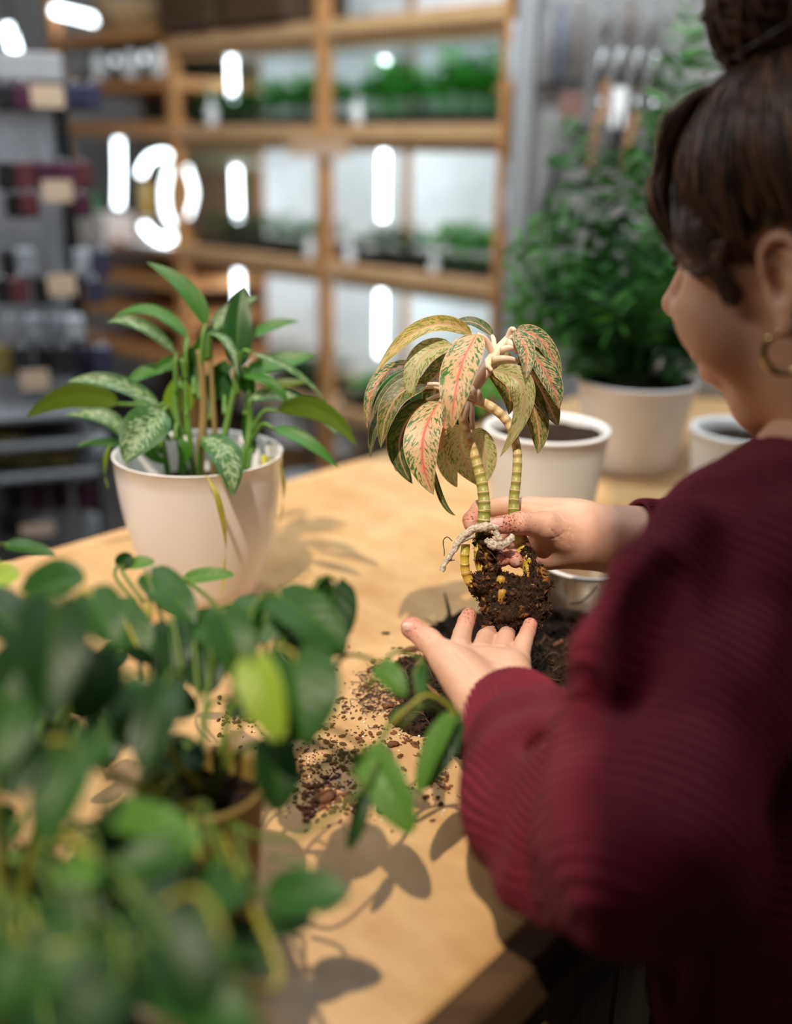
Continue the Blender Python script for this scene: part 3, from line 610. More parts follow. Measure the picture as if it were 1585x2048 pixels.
def pink_leaf(name, base1, base2, fleck, thr, pinkamt):
    M = Mat(name, .38, .45); u, v, d, vec = uvnodes(M)
    n1 = M.noise(vec, 3.2, 4, .65); n2 = M.noise(vec, 1.2, 2); c = M.mix(n2, base1, base2)
    pk = M.math('MULTIPLY', step(M, M.math('SUBTRACT', M.math('MULTIPLY', n2, 1.2), d), -.1+.5, .75), pinkamt)
    c = M.mix(pk, c, (.86, .30, .21))
    f = M.math('ADD', n1, M.math('MULTIPLY', d, .10)); c = M.mix(step(M, f, thr, thr+.035), c, fleck)
    ed = M.math('SUBTRACT', 1.0, step(M, d, .03, .10)); c = M.mix(M.math('MULTIPLY', ed, .9), c, (.82, .15, .12) if pinkamt > .3 else (.66, .40, .26))
    c = M.mix(step(M, d, .93, .98), c, (.72, .42, .28)); M.color(c); M.bump(M.math('ADD', n1, d), .25, .001); return M.translucent(.32, (1, .92, .7)).m
PK = [pink_leaf('pink_leaf', (.70, .53, .25), (.80, .46, .29), (.045, .19, .03), .58, .9),
      pink_leaf('green_pink_leaf', (.60, .48, .22), (.70, .38, .24), (.02, .15, .045), .53, .35),
      pink_leaf('olive_leaf', (.28, .26, .06), (.46, .28, .12), (.07, .12, .02), .52, .1),
      pink_leaf('yellow_leaf', (.62, .50, .12), (.66, .44, .20), (.26, .26, .03), .54, .2),
      pink_leaf('pale_green_leaf', (.66, .64, .34), (.58, .56, .26), (.22, .27, .06), .58, .05),
      pink_leaf('dark_green_leaf', (.10, .15, .035), (.24, .20, .08), (.03, .09, .02), .52, .05)]
PSTEM = plain('pale_petiole', (.80, .62, .47), .4); 
# ---------------- held plant
D0 = .945
def P_d(x, y, d=D0): return pt(x, y, d)
held = thing('aglaonema', P_d(1010, 1230), 'uprooted pink and green leafed plant with ringed bare stems, held up in both hands', 'plant')
RING = Mat('ringed_stem', .42); _sp = RING.n('ShaderNodeSeparateXYZ'); RING.L.new(RING.n('ShaderNodeTexCoord').outputs['UV'], _sp.inputs[0])
_z = RING.n('ShaderNodeSeparateXYZ'); RING.L.new(RING.n('ShaderNodeNewGeometry').outputs['Position'], _z.inputs[0])
_zz = RING.math('ADD', _z.outputs[2], RING.math('MULTIPLY', RING.noise(RING.coord('World'), 40, 3), .02))
_c = RING.ramp(RING.math('MULTIPLY', RING.math('SUBTRACT', _zz, 1.0), 4.2), [(.16, (.60, .30, .04)), (.34, (.52, .42, .05)), (.44, (.28, .31, .06)), (.60, (.44, .42, .12)), (.74, (.72, .52, .22)), (.95, (.80, .60, .40))])
_w = RING.math('SINE', RING.math('MULTIPLY', RING.math('ADD', _sp.outputs[1], RING.math('MULTIPLY', RING.noise(RING.coord('World'), 90, 2), .0035)), 2*math.pi/.0088))
RING.color(RING.mix(step(RING, _w, .90, .97), _c, (.78, .56, .32))).bump(_w, .45, .0012); RING = RING.m
def ringstem(name, P, r, mat=None, seg=16, par=held):
    P = spline(P, 130); V, Fc, uv = tubeg(P, r, seg); L = uv[:, 1]; T, N, B = frames(P); k = np.repeat(P, seg, 0); off = V-k
    s = 1+.45*(np.clip(np.cos(L*2*math.pi/.0088-1.4), .85, 1)-.85)+.05*vnoise(V, 120, 4); V = k+off*s[:, None]; return mk(name, V, Fc, mat or RING, par, True, uv)
ringstem('stem', [P_d(922, 822), P_d(934, 868), P_d(950, 912), P_d(964, 965), P_d(969, 1005), P_d(968, 1040), P_d(964, 1072)], [.0042, .0047, .0052, .0058, .0062])
ringstem('stem', [P_d(950, 800, .955), P_d(985, 815, .955), P_d(1016, 845, .957), P_d(1034, 895, .958), P_d(1034, 950, .958), P_d(1028, 1005, .96), P_d(1032, 1055, .96), P_d(1045, 1088, .955), P_d(1058, 1130, .95), P_d(1072, 1175, .945)], [.0050, .0047, .0044, .0043, .0044, .0050, .0066, .0074, .0070, .0066])
ringstem('cane', [P_d(932, 1088, .94), P_d(930, 1118, .94), P_d(933, 1148, .942), P_d(948, 1180, .945)], [.0042, .0043, .0044, .0042])
ringstem('cane', [P_d(962, 1062, .944), P_d(957, 1100, .944), P_d(960, 1130, .945), P_d(975, 1165, .947)], [.0050, .0042, .0042, .0042])
tube('sheath', [P_d(925, 826, .95), P_d(938, 790, .955), P_d(968, 745, .955), P_d(1000, 700, .955), P_d(1027, 664, .955)], [.0050, .0062, .0070, .0058, .003], PSTEM, held, 12, 24)
DARKR = Mat('root_soil', .85, .25); _f = DARKR.noise(DARKR.coord('World'), 330, 4, .7); _g = DARKR.noise(DARKR.coord('World'), 62, 2, .5)
DARKR.color(DARKR.mix(step(DARKR, _g, .64, .70), DARKR.ramp(_f, [(.35, (.010, .006, .004)), (.58, (.050, .022, .010)), (.75, (.16, .065, .024))]), (.36, .16, .03))).bump(_f, .9, .003); DARKR = DARKR.m
rb = SDF(P_d(925, 1060, .90)+[-.03, -.02, -.11], P_d(1090, 1060, .98)+[.01, .05, .02], .0016)
for (x, y, r, d) in ((960, 1176, .009, .945), (978, 1172, .013, .945), (1000, 1182, .016, .945), (1025, 1190, .017, .945), (1052, 1184, .015, .942), (1072, 1170, .012, .942), (1078, 1150, .008, .945), (1072, 1196, .012, .942),
                      (1000, 1208, .018, .943), (1030, 1210, .022, .943), (1055, 1212, .017, .94), (1005, 1235, .016, .943), (1035, 1237, .018, .94), (985, 1248, .010, .943), (1058, 1232, .014, .94), (950, 1168, .005, .945),
                      (975, 1120, .008, .944), (980, 1140, .010, .944), (970, 1100, .007, .942), (985, 1155, .012, .944), (965, 1080, .008, .942), (1052, 1098, .0068, .950), (1058, 1118, .0070, .948), (1063, 1138, .0072, .946)):
    c = P_d(x, y, d); rb.ell(c, (r*1.02, r*.85, r), k=.008)
V, Fc = rb.mesh(); Nn = vnormals(V, Fc); V = V+Nn*(.0050*vnoise(V, 95, 1)+.0034*vnoise(V, 230, 2)+.0018*vnoise(V, 500, 3)-.0012)[:, None]
rootball = mk('root_ball', V, Fc, DARKR, held)
mb = MB()
sel = nrs.choice(len(V), 1500)
for i in sel:
    a = nrs.randn(3); a /= np.linalg.norm(a); b = np.cross(a, Nn[i]); b /= np.linalg.norm(b)+1e-9; l = .0007+.0034*nrs.rand()**3; p = V[i]+Nn[i]*.0008
    mb.add([p-a*l, p+b*l*.5+Nn[i]*.0008, p+a*l+Nn[i]*l*.5, p-b*l*.5, p+Nn[i]*.0014], [(0, 1, 4), (1, 2, 4), (2, 3, 4), (3, 0, 4), (3, 2, 1, 0)])
cr_ = mb.build('soil_crumbs', [BARK, DARKR], held, False); tag(cr_, kind='stuff'); cr_.data.polygons.foreach_set('material_index', [0 if (i//5) % 5 < 2 else 1 for i in range(len(cr_.data.polygons))])
for (x, y, d, r) in ((1003, 1196, .924, .0048), (1000, 1170, .927, .0045), (1066, 1182, .926, .004)):
    c = P_d(x, y, d+.0085); V_, F_2, uv = lathe([(0, -r*2.1), (r*.8, -r*1.9), (r, -r), (r*.95, 0), (r, r), (r*.8, r*1.9), (0, r*2.1)], c, 14, (.15, -.1, 1)); mk('rhizome', V_, F_2, plain('rhizome_yellow', (.52, .29, .035), .45, var=.4), held)
STRING = Mat('twine_root', .9); _f = STRING.noise(STRING.coord('World', (1, 1, 1)), 420, 4); STRING.color(STRING.ramp(_f, [(.3, (.30, .22, .15)), (.6, (.68, .60, .50))])).bump(_f, .8, .002); STRING = STRING.m
def fuzzy(name, P, r, par, mat=STRING):
    P = spline(P, 60); V, Fc, uv = tubeg(P, r, 10); k = np.repeat(P, 10, 0); V = k+(V-k)*(1+.35*vnoise(V, 420, 2)+.2*vnoise(V, 900, 3))[:, None]; return mk(name, V, Fc, mat, par, True, uv)
fuzzy('thick_root', [P_d(1000, 1052, .925), P_d(975, 1053, .928), P_d(945, 1060, .930), P_d(922, 1078, .930), P_d(905, 1105, .930), P_d(892, 1125, .930), P_d(883, 1142, .930)], [.0032, .0040, .0036, .0034, .0028, .0024, .0030], held)
fuzzy('thick_root', [P_d(950, 1072, .932), P_d(925, 1082, .930), P_d(908, 1100, .930)], [.002, .0018, .0012], held)
fuzzy('thick_root', [P_d(990, 1062, .925), P_d(1002, 1085, .924), P_d(985, 1092, .926), P_d(972, 1078, .926)], [.0030, .0035, .0035, .002], held)
fuzzy('thick_root', [P_d(978, 1082, .926), P_d(1000, 1092, .925), P_d(1018, 1082, .926), P_d(1025, 1072, .93)], [.003, .0038, .0035, .003], held)
HAIRR = plain('fine_root', (.06, .03, .02), .8)
for pts_ in ([(905, 1082), (895, 1074), (887, 1082), (889, 1100), (889, 1112)], [(935, 1080), (925, 1085), (915, 1088)], [(975, 1100), (985, 1108), (992, 1118)], [(905, 1118), (898, 1122), (910, 1120)], [(960, 1160), (948, 1150), (942, 1142)]):
    tube('fine_root', [P_d(x, y, .929) for x, y in pts_], [.0005], HAIRR, held, 6, 16)
UP = np.array([0, 0, 1.0])
def hleaf(i, mat, b, m, t, w, dd=(0, 0, 0), nx=0.0, up=.7, fold=.3, crown=None, pr=prof_lance, wav=.012, cd_=.955):
    base, mid, tip = P_d(b[0], b[1], D0+dd[0]), P_d(m[0], m[1], D0+dd[1]), P_d(t[0], t[1], D0+dd[2]); n = toC(mid)*.8+UP*up+R_*nx
    V, Fc, uv = leafg(base, mid, tip, w*1.18/FPX*(D0+dd[1]), n, pr, fold, 0, 7, 26, wav, i)
    lf_ = mk('leaf', V, Fc, PK[mat], held, True, uv)
    if crown: tube('leafstalk', [P_d(crown[0], crown[1], cd_), (P_d(crown[0], crown[1], cd_)+base)/2+UP*.006, base], [.0032, .0024, .0018], PSTEM, lf_, 8, 10)
CR = (990, 715)
HL = [(3, (945, 670), (850, 655), (750, 748), 50, (.02, .0, -.02), -.2, .6, CR),
 (0, (955, 668), (918, 750), (905, 857), 92, (0, -.045, -.05), -.2, .35, CR),
 (0, (882, 803), (845, 890), (868, 990), 92, (.0, -.02, -.02), -.3, .2, None),
 (1, (1030, 662), (1052, 700), (1052, 757), 46, (0, -.02, -.03), .2, .3, (1015, 680)),
 (1, (1032, 662), (1090, 690), (1122, 780), 52, (0, .0, 0), .5, .6, (1015, 680)),
 (1, (1050, 690), (1098, 755), (1119, 818), 62, (0, -.01, -.01), .5, .4, (1015, 680)),
 (2, (1040, 705), (1085, 785), (1117, 852), 72, (.01, .02, .02), .3, .1, (1010, 690)),
 (2, (1030, 735), (1072, 830), (1076, 908), 62, (.01, .02, .02), .2, .1, (985, 722)),
 (4, (985, 742), (1050, 790), (1000, 915), 64, (.0, -.02, .02), -.5, .4, (965, 748)),
 (2, (975, 740), (1015, 775), (1018, 830), 50, (.01, .02, .03), 0, .2, (965, 748)),
 (4, (925, 850), (925, 905), (975, 978), 80, (.02, .03, .04), -.2, .2, None),
 (4, (945, 860), (970, 910), (965, 975), 62, (.03, .04, .05), .3, .2, None),
 (1, (838, 728), (758, 760), (735, 858), 40, (.02, .0, .0), -.5, .5, (925, 705)),
 (2, (855, 768), (790, 800), (762, 897), 62, (.01, .0, .0), -.4, .3, (915, 800)),
 (5, (842, 775), (765, 830), (742, 917), 36, (.03, .02, .02), -.5, .3, (915, 800)),
 (5, (855, 800), (800, 880), (826, 968), 66, (.03, .03, .03), -.2, .1, (915, 805)),
 (5, (880, 830), (815, 905), (800, 945), 56, (.04, .04, .04), -.2, .1, None),
 (4, (905, 690), (840, 720), (822, 802), 62, (.01, .0, .0), -.3, .4, (930, 700)),
 (2, (925, 690), (870, 755), (835, 780), 60, (.02, .03, .03), -.2, .3, (940, 700)),
 (5, (985, 672), (948, 645), (905, 648), 34, (.02, .03, .03), .2, .9, CR),
 (5, (866, 930), (885, 1000), (912, 1031), 15, (.02, .02, .02), 0, .2, None),
 (0, (900, 800), (888, 850), (882, 905), 40, (.02, .03, .03), .3, .2, (920, 806)),
 (4, (1010, 700), (1020, 760), (1055, 800), 50, (.03, .04, .04), .3, .3, None), (2, (900, 720), (868, 790), (862, 850), 56, (.03, .04, .04), -.2, .2, None), (3, (1045, 668), (1088, 715), (1108, 800), 40, (.03, .035, .03), .6, .4, None),
 (5, (845, 740), (778, 790), (750, 860), 44, (.04, .04, .04), -.4, .3, None), (4, (900, 860), (895, 920), (915, 975), 54, (.05, .05, .05), -.2, .2, None), (2, (1000, 735), (1040, 780), (1060, 850), 52, (.04, .04, .04), .3, .2, None)]
for i, (m_, b, md, t, wd, dd, nx, up, cr) in enumerate(HL): hleaf(i, m_, b, md, t, wd, dd, nx, up, crown=cr)
for a, b in (((922, 812), (898, 800)), ((938, 795), (930, 778)), ((950, 800), (945, 775)), ((960, 805), (958, 782)), ((1018, 685), (1035, 705)), ((985, 720), (1040, 722)), ((1003, 700), (1045, 698)), ((922, 806), (880, 803)), ((948, 800), (925, 790)), ((940, 805), (928, 848)), ((942, 805), (946, 858))):
    tube('petiole', [P_d(*a, .945), P_d((a[0]+b[0])/2, (a[1]+b[1])/2-4, .94), P_d(*b, .945)], [.0036, .003, .0022], PSTEM, held, 8, 8)

# ---------------- left pot with silver plant
POTM = plain('cream_plastic', (.80, .78, .78), .22, .5, var=.01)
b0 = on(412, 1188); d0 = (b0-CAM)@F_
# rim radius from the picture
hp = .185; cR = b0+UP*hp; rR = 167/FPX*((cR-CAM)@F_)
lathe_pot('plastic_pot', b0, hp, rR, rR*.62, POTM, 'glossy cream tapered pot at left holding the silver-striped leafy plant', 'pot', .72, curve=.22, lip=.0015, wall=.0035, seg=96)
def silver_leaf(name, g1, g2, silver, thr):
    M = Mat(name, .40, .35); u, v, d, vec = uvnodes(M); n1 = M.noise(vec, 2.6, 3, .6); n2 = M.noise(vec, 1.0, 2)
    c = M.mix(n2, g1, g2); f = M.math('SUBTRACT', n1, M.math('MULTIPLY', M.math('POWER', d, 3.0), .35)); c = M.mix(step(M, f, thr, thr+.09), c, silver)
    ed = M.math('SUBTRACT', 1.0, step(M, d, .015, .05)); c = M.mix(M.math('MULTIPLY', ed, .6), c, (.16, .33, .06)); M.color(c); M.bump(M.math('ADD', n1, d), .2, .001); return M.translucent(.3, (1.3, 1.5, .5)).m
SV = [silver_leaf('silver_leaf', (.03, .10, .02), (.05, .15, .03), (.32, .42, .24), .44), silver_leaf('green_leaf', (.03, .13, .01), (.055, .20, .015), (.16, .30, .10), .68),
      silver_leaf('olive_green_leaf', (.07, .13, .012), (.12, .19, .015), (.13, .2, .03), .7), silver_leaf('lime_leaf', (.17, .30, .02), (.24, .36, .03), (.3, .4, .08), .7), silver_leaf('deep_leaf', (.012, .065, .012), (.022, .10, .015), (.08, .2, .08), .62)]
YST = plain('yellow_leafstalk', (.46, .40, .05), .5); GST = plain('green_stalk', (.10, .22, .03), .45); BST = plain('brown_cane', (.22, .15, .04), .6)
agl = thing('silver_aglaonema', b0+UP*.13, 'bushy plant with silver-striped dark green leaves growing in the cream pot', 'plant')
PD = (cR-CAM)@F_
def soilp(x, y): return on(x, y, TZ+hp*.70)
canes = [([(400, 985), (402, 900), (408, 830), (405, 760), (398, 700)], .0055, BST), ([(372, 985), (365, 900), (352, 820), (350, 770)], .0045, GST), ([(470, 985), (490, 910), (500, 860), (500, 820)], .0055, GST), ([(440, 985), (445, 900), (460, 820), (478, 740)], .0045, GST), ([(340, 975), (330, 910), (318, 850)], .004, GST), ([(390, 985), (380, 880), (372, 800), (372, 690)], .004, GST), ([(425, 985), (430, 880), (425, 780), (420, 680)], .0035, BST)]
for pts_, r, m in canes: tube('cane', [pt(x, y, PD+(.02 if k_ == 0 else .0)) for k_, (x, y) in enumerate(pts_)], [r, r*.9, r*.7], m, agl, 10, 24)
AL = [(1, (412, 650), (372, 578), (293, 524), 44, (0, 0, 0), 0, .7, (402, 740)),
 (1, (376, 676), (305, 622), (226, 636), 36, (.03, .03, .03), 0, 1, (372, 740)),
 (0, (353, 708), (280, 650), (214, 645), 36, (0, -.02, -.02), .3, .6, (352, 790)),
 (4, (478, 738), (476, 650), (486, 573), 68, (0, 0, .01), .0, .2, (470, 780)),
 (0, (420, 668), (465, 620), (517, 594), 42, (.03, .04, .05), 0, .8, (415, 720)),
 (1, (508, 674), (545, 652), (600, 643), 34, (.02, .03, .03), 0, .9, (470, 720)),
 (0, (424, 668), (458, 690), (475, 753), 24, (-.02, -.04, -.05), .3, .4, (418, 720)),
 (0, (502, 706), (590, 745), (658, 810), 22, (-.02, -.02, 0), .4, 1.0, (475, 740)),
 (1, (490, 742), (570, 722), (632, 712), 50, (.04, .05, .05), 0, .7, (470, 780)),
 (1, (482, 752), (540, 765), (580, 815), 30, (0, -.02, -.02), .2, .7, (475, 790)),
 (2, (555, 822), (640, 820), (714, 892), 50, (-.02, -.03, -.03), 0, -.2, (502, 865)),
 (0, (498, 800), (590, 800), (682, 880), 42, (0, 0, .0), .4, .9, (500, 850)),
 (1, (547, 857), (612, 882), (677, 937), 36, (-.03, -.04, -.04), .3, .6, (505, 880)),
 (2, (238, 808), (150, 790), (52, 834), 62, (.03, .03, .02), 0, -.2, (330, 860)),
 (0, (318, 812), (225, 765), (134, 764), 48, (-.02, -.03, -.04), .2, .8, (345, 850)),
 (0, (250, 878), (210, 835), (130, 831), 46, (-.02, -.02, -.02), .3, .7, (325, 900)),
 (0, (328, 822), (285, 865), (250, 925), 98, (-.05, -.07, -.08), -.1, .4, (345, 850)),
 (1, (245, 892), (205, 885), (154, 892), 26, (.02, .02, .02), 0, .9, (325, 905)),
 (0, (408, 876), (452, 915), (464, 995), 72, (-.06, -.09, -.10), .3, .4, (398, 960)),
 (3, (350, 845), (345, 800), (352, 755), 42, (.01, .01, .01), 0, .1, (352, 880)),
 (3, (375, 825), (378, 790), (372, 765), 24, (0, 0, 0), .4, .1, (372, 870)),
 (1, (333, 740), (290, 745), (250, 772), 38, (.02, .02, .02), 0, .8, (365, 780)),
 (1, (360, 725), (335, 728), (310, 740), 34, (.0, 0, 0), .5, .5, (372, 760)),
 (4, (400, 768), (378, 730), (395, 690), 50, (.02, .02, .02), .3, .2, (400, 800)),
 (4, (450, 800), (440, 760), (455, 720), 60, (.03, .03, .03), 0, .2, (450, 830)),
 (4, (500, 790), (495, 765), (488, 730), 40, (.01, .0, .0), -.4, .2, (495, 820)),
 (1, (352, 880), (368, 905), (355, 950), 30, (-.02, -.02, -.02), .4, .4, (355, 860)),
 (1, (315, 890), (300, 905), (340, 930), 34, (-.02, -.02, .0), .4, .4, (340, 860)),
 (2, (270, 800), (320, 830), (345, 860), 40, (.03, .03, .02), 0, .3, (340, 880)),
 (4, (415, 800), (430, 760), (470, 730), 46, (.05, .05, .05), 0, .3, (420, 840)),
 (1, (385, 760), (400, 700), (440, 640), 40, (.05, .05, .05), .2, .3, (390, 790)),
 (4, (510, 905), (495, 870), (490, 830), 34, (.0, .0, .0), .6, .2, (495, 940)),
 (2, (530, 790), (560, 770), (620, 765), 30, (.05, .05, .05), 0, .6, (490, 830))]
for i, (m_, b, md, t, wd, dd, nx, up, cr) in enumerate(AL):
    B_, M_, T_ = pt(*b, PD+dd[0]), pt(*md, PD+dd[1]), pt(*t, PD+dd[2])
    V, Fc, uv = leafg(B_, M_, T_, wd*1.22/FPX*PD, toC(M_)*.8+UP*up+R_*nx, prof_lance, .28, 0, 6, 22, .012, i); lf_ = mk('leaf', V, Fc, SV[m_], agl, True, uv)
    c_ = pt(*cr, PD); tube('leafstalk', [c_, (c_+B_)/2+UP*.012, B_], [.0035, .0026, .002], GST, lf_, 8, 12)
def ribbon(name, pts_, d, w_, mat, par):
    P = spline([pt(x, y, dd) for (x, y), dd in zip(pts_, d)], 24); mb = MB(); V = []; Fc = []; uv = []
    T, N, B = frames(P)
    for j, p in enumerate(P):
        ww = w_*math.sin(math.pi*min(max(j/23, .06), .94)); s = R_*math.cos(j*.12)+F_*math.sin(j*.12)
        V += [p-s*ww, p-F_*.001, p+s*ww]; uv += [(0, j/23), (.5, j/23), (1, j/23)]
    Fc = [(3*j+a, 3*j+a+1, 3*j+a+4, 3*j+a+3) for j in range(23) for a in (0, 1)]; return mk(name, V, Fc, mat, par, True, uv)
WILT = Mat('wilted_leaf', .5); WILT.color(WILT.ramp(WILT.noise(WILT.coord('World'), 60, 3), [(.3, (.34, .30, .03)), (.7, (.50, .42, .07))])).translucent(.3); WILT = WILT.m
fr = PD-rR*1.0
ribbon('wilted_leaf', [(412, 950), (432, 985), (446, 1040), (452, 1095), (448, 1150), (443, 1190)], [fr, fr-.012, fr-.010, fr-.004, fr+.002, fr+.006], .0055, WILT, agl)
ribbon('wilted_leaf', [(560, 925), (568, 965), (566, 1010), (560, 1045)], [PD-.02, PD-.01, PD, PD], .004, WILT, agl)
ribbon('wilted_leaf', [(224, 880), (212, 915), (210, 950), (216, 975)], [PD]*4, .004, SV[3], agl)
tube('wilted_stalk', [pt(545, 930, PD), pt(528, 915, PD-.01), pt(530, 940, PD-.03)], [.003, .004, .003], YST, agl, 8, 10)
box('plant_label', pt(548, 912, PD+.03), .012, .0015, .035, plain('clear_label', (.55, .56, .55), .2), agl)

# ---------------- white pots at the back
def pot_at(x, ybase, hpx_y, wpx, label, mat=WHITE, soil=.8, taper=.8, lip=.006, wall=.006, curve=.02, dist=None):
    b = on(x, ybase); dd = (b-CAM); dist_ = np.hypot(dd[0], dd[1]); lo, hi = 0, .5
    for _ in range(40):
        m = (lo+hi)/2; d = b+UP*m-CAM; v = 1024-FPX*(d@U_)/(d@F_)
        if v > hpx_y: lo = m
        else: hi = m
    h = lo; dp_ = (b+UP*h-CAM)@F_; r = wpx/2/FPX*dp_; return lathe_pot('planter_pot', b, h, r, r*taper, mat, label, 'pot', soil, lip, wall, curve=curve), b, h, r
pot_at(1078, 1098, 853, 246, 'round white pot with dark soil standing behind the drooping pink leaves', soil=.92, taper=.74, curve=.03)
_, pb, ph_, pr_ = pot_at(1258, 932, 757, 236, 'larger white pot at the back of the bench holding the feathery palm', plain('warm_white', (.84, .82, .82), .35), soil=.93, taper=.72, wall=.005)
pot_at(1474, 1010, 858, 214, 'thick-rimmed white ceramic pot of soil below the woman\'s chin', plain('ceramic_white', (.74, .74, .73), .3), soil=.86, taper=.86, wall=.011, lip=.008)
# ---------------- palm
PALM = []
for nm, c in (('palm_leaf', (.035, .14, .025)), ('palm_leaf_light', (.08, .24, .05)), ('palm_leaf_dark', (.014, .06, .016))):
    m = Mat(nm, .55, .2); m.color(m.ramp(m.noise(m.coord('World'), 30, 2), [(.3, tuple(x*.7 for x in c)), (.7, tuple(x*1.25 for x in c))])).translucent(.25, (1.2, 1.3, .6)); PALM.append(m.m)
palm = thing('parlour_palm', pb+UP*ph_*.93, 'tall feathery green palm rising in front of the grey pegboard', 'plant')
PC = pb+UP*ph_*.93; pd_ = (PC-CAM)@F_
def frond(P, nl, ll, mi, lw=.0072, droop=.25):
    P = spline(P, 30); mb = MB(); mb.add(*tubeg(P, [.0026, .0018, .0008], 6)); T, N, B = frames(P)
    v = toC(P[15]); 
    for i in range(nl):
        u = .28+.72*i/(nl-1); j = min(int(u*29), 28); p = P[j]; t = T[j]; sdv = np.cross(t, v*.7+UP*.5+nrs.randn(3)*.15); sdv /= np.linalg.norm(sdv)
        l = 1.15*ll*(.55+.45*math.sin(math.pi*min(u*.95, 1)))*(.85+.3*nrs.rand())
        for s in (-1, 1):
            d = s*sdv*.86+t*.52+nrs.randn(3)*.06; d /= np.linalg.norm(d); e = p+d*l-UP*l*droop*nrs.rand()
            V, Fc, uv = leafg(p, (p+e)/2+UP*l*.06, e, lw*2*(.8+.4*nrs.rand()), np.cross(d, sdv)+v*.5+nrs.randn(3)*.2, prof_lance, .2, 0, 1, 6); mb.add(V, Fc, uv)
    return mb.build('frond', PALM[mi], palm)
def pq(x, y, d=0.0): return pt(x, y, pd_+d)
FR = [([(1265, 740), (1290, 500), (1330, 250), (1385, 20)], 20, .062, 1), ([(1262, 740), (1290, 480), (1345, 200), (1400, -60)], 16, .06, 0), ([(1262, 740), (1225, 560), (1170, 380), (1118, 245)], 16, .06, 0), ([(1255, 740), (1240, 560), (1210, 420), (1180, 250)], 14, .052, 2),
      ([(1262, 740), (1262, 560), (1255, 420), (1240, 300)], 18, .062, 0), ([(1270, 740), (1330, 560), (1350, 420), (1345, 210)], 20, .07, 0), ([(1270, 740), (1350, 600), (1400, 480), (1430, 300)], 16, .06, 2),
      ([(1250, 740), (1180, 590), (1110, 500), (1030, 480)], 16, .055, 1), ([(1250, 740), (1170, 640), (1080, 590), (1020, 590)], 14, .05, 1), ([(1250, 740), (1200, 640), (1140, 560), (1090, 480)], 16, .055, 1),
      ([(1255, 740), (1220, 620), (1170, 500), (1120, 420)], 16, .055, 0), ([(1270, 740), (1300, 640), (1330, 540), (1350, 470)], 18, .06, 1), ([(1275, 740), (1340, 690), (1380, 650), (1420, 640)], 14, .05, 2), ([(1245, 740), (1170, 690), (1120, 660), (1075, 680)], 14, .05, 0)]
FR += [([(1250, 740), (1170, 640), (1100, 560), (1020, 545)], 15, .06, 1), ([(1250, 740), (1190, 640), (1100, 600), (1050, 640)], 14, .055, 1), ([(1250, 740), (1200, 560), (1150, 470), (1085, 420)], 15, .06, 1), ([(1268, 740), (1310, 520), (1350, 260), (1410, 90)], 16, .07, 0), ([(1268, 740), (1300, 600), (1340, 400), (1370, 300)], 16, .07, 0)]
for P, nl, ll, mi in FR: frond([pq(x, y, .02*math.sin(k_*3+x)) for k_, (x, y) in enumerate(P)], nl, ll, mi)
for i in range(44):
    a = nrs.rand()*6.28; rx = math.cos(a)*(.3+.7*nrs.rand()); top = 470+nrs.rand()*170; x1 = 1255+rx*150; zb = math.sin(a)*.10
    frond([pq(1258+rx*40, 745, zb*.4), pq(1258+rx*80, 690-nrs.rand()*30, zb*.7), pq(x1-rx*20, (top+690)/2, zb), pq(x1+rx*25, top+60*abs(rx), zb)], 12, .05, [0, 2, 2, 0, 1][i % 5], .006)
for i in range(14):
    a = nrs.rand()*6.28; rx = math.cos(a); frond([pq(1258+rx*50, 735, -.02+.06*math.sin(a)), pq(1258+rx*80, 690, .05*math.sin(a)-.03), pq(1258+rx*115, 725+nrs.rand()*30, .07*math.sin(a)-.04)], 9, .035, [2, 0][i % 2], .005)
for i in range(7): tube('stem', [pq(1225+i*11, 765, 0), pq(1228+i*10, 700, .01), pq(1230+i*9, 600, .0)], [.004, .003], GST, palm, 8, 10)
# second background plant with broad leaf near middle
g = thing('small_leafy_plant', on(1050, 905), 'low broad-leafed green plant peeking out behind the pink leaves', 'plant')
for b, m_, t, w_ in (((1010, 800), (975, 770), (960, 835), 60), ((1045, 700), (1060, 655), (1000, 650), 40), ((1040, 690), (1075, 660), (1100, 665), 34)):
    V, Fc, uv = leafg(pt(*b, 1.55), pt(*m_, 1.55), pt(*t, 1.55), w_/FPX*1.55, toC(pt(*m_, 1.55))+UP*.4, prof_lance, .2); mk('leaf', V, Fc, SV[1], g, True, uv); tube('petiole', [on(1050, 905), pt(1040, 800, 1.55), pt(*b, 1.55)], [.004, .002], GST, g, 8, 12)

# ================================================================ pothos
def pothos_mat(name, a, b, yel=0):
    M = Mat(name, .42, .3); u, v, d, vec = uvnodes(M); n = M.noise(vec, .9, 3); c = M.mix(n, a, b)
    ed = M.math('SUBTRACT', 1.0, step(M, d, .01, .04)); c = M.mix(M.math('MULTIPLY', ed, .4), c, (.2, .38, .06)); M.color(c)
    M.bump(M.math('SINE', M.math('MULTIPLY', M.math('SUBTRACT', M.math('MULTIPLY', v, 9), M.math('MULTIPLY', d, 3.0)), 4)), .12, .001); return M.translucent(.22, (1.2, 1.5, .4)).m
PM = [pothos_mat('pothos_leaf', (.016, .068, .010), (.036, .118, .014)), pothos_mat('pothos_leaf_light', (.06, .17, .02), (.11, .24, .035)), pothos_mat('pothos_leaf_dark', (.009, .038, .009), (.018, .062, .012)), pothos_mat('pothos_leaf_lime', (.22, .36, .03), (.34, .44, .05))]
VST = plain('vine_stem', (.10, .17, .02), .45); VSY = plain('vine_yellow', (.30, .28, .03), .45)
OLP = plain('olive_pot', (.22, .15, .035), .5); 
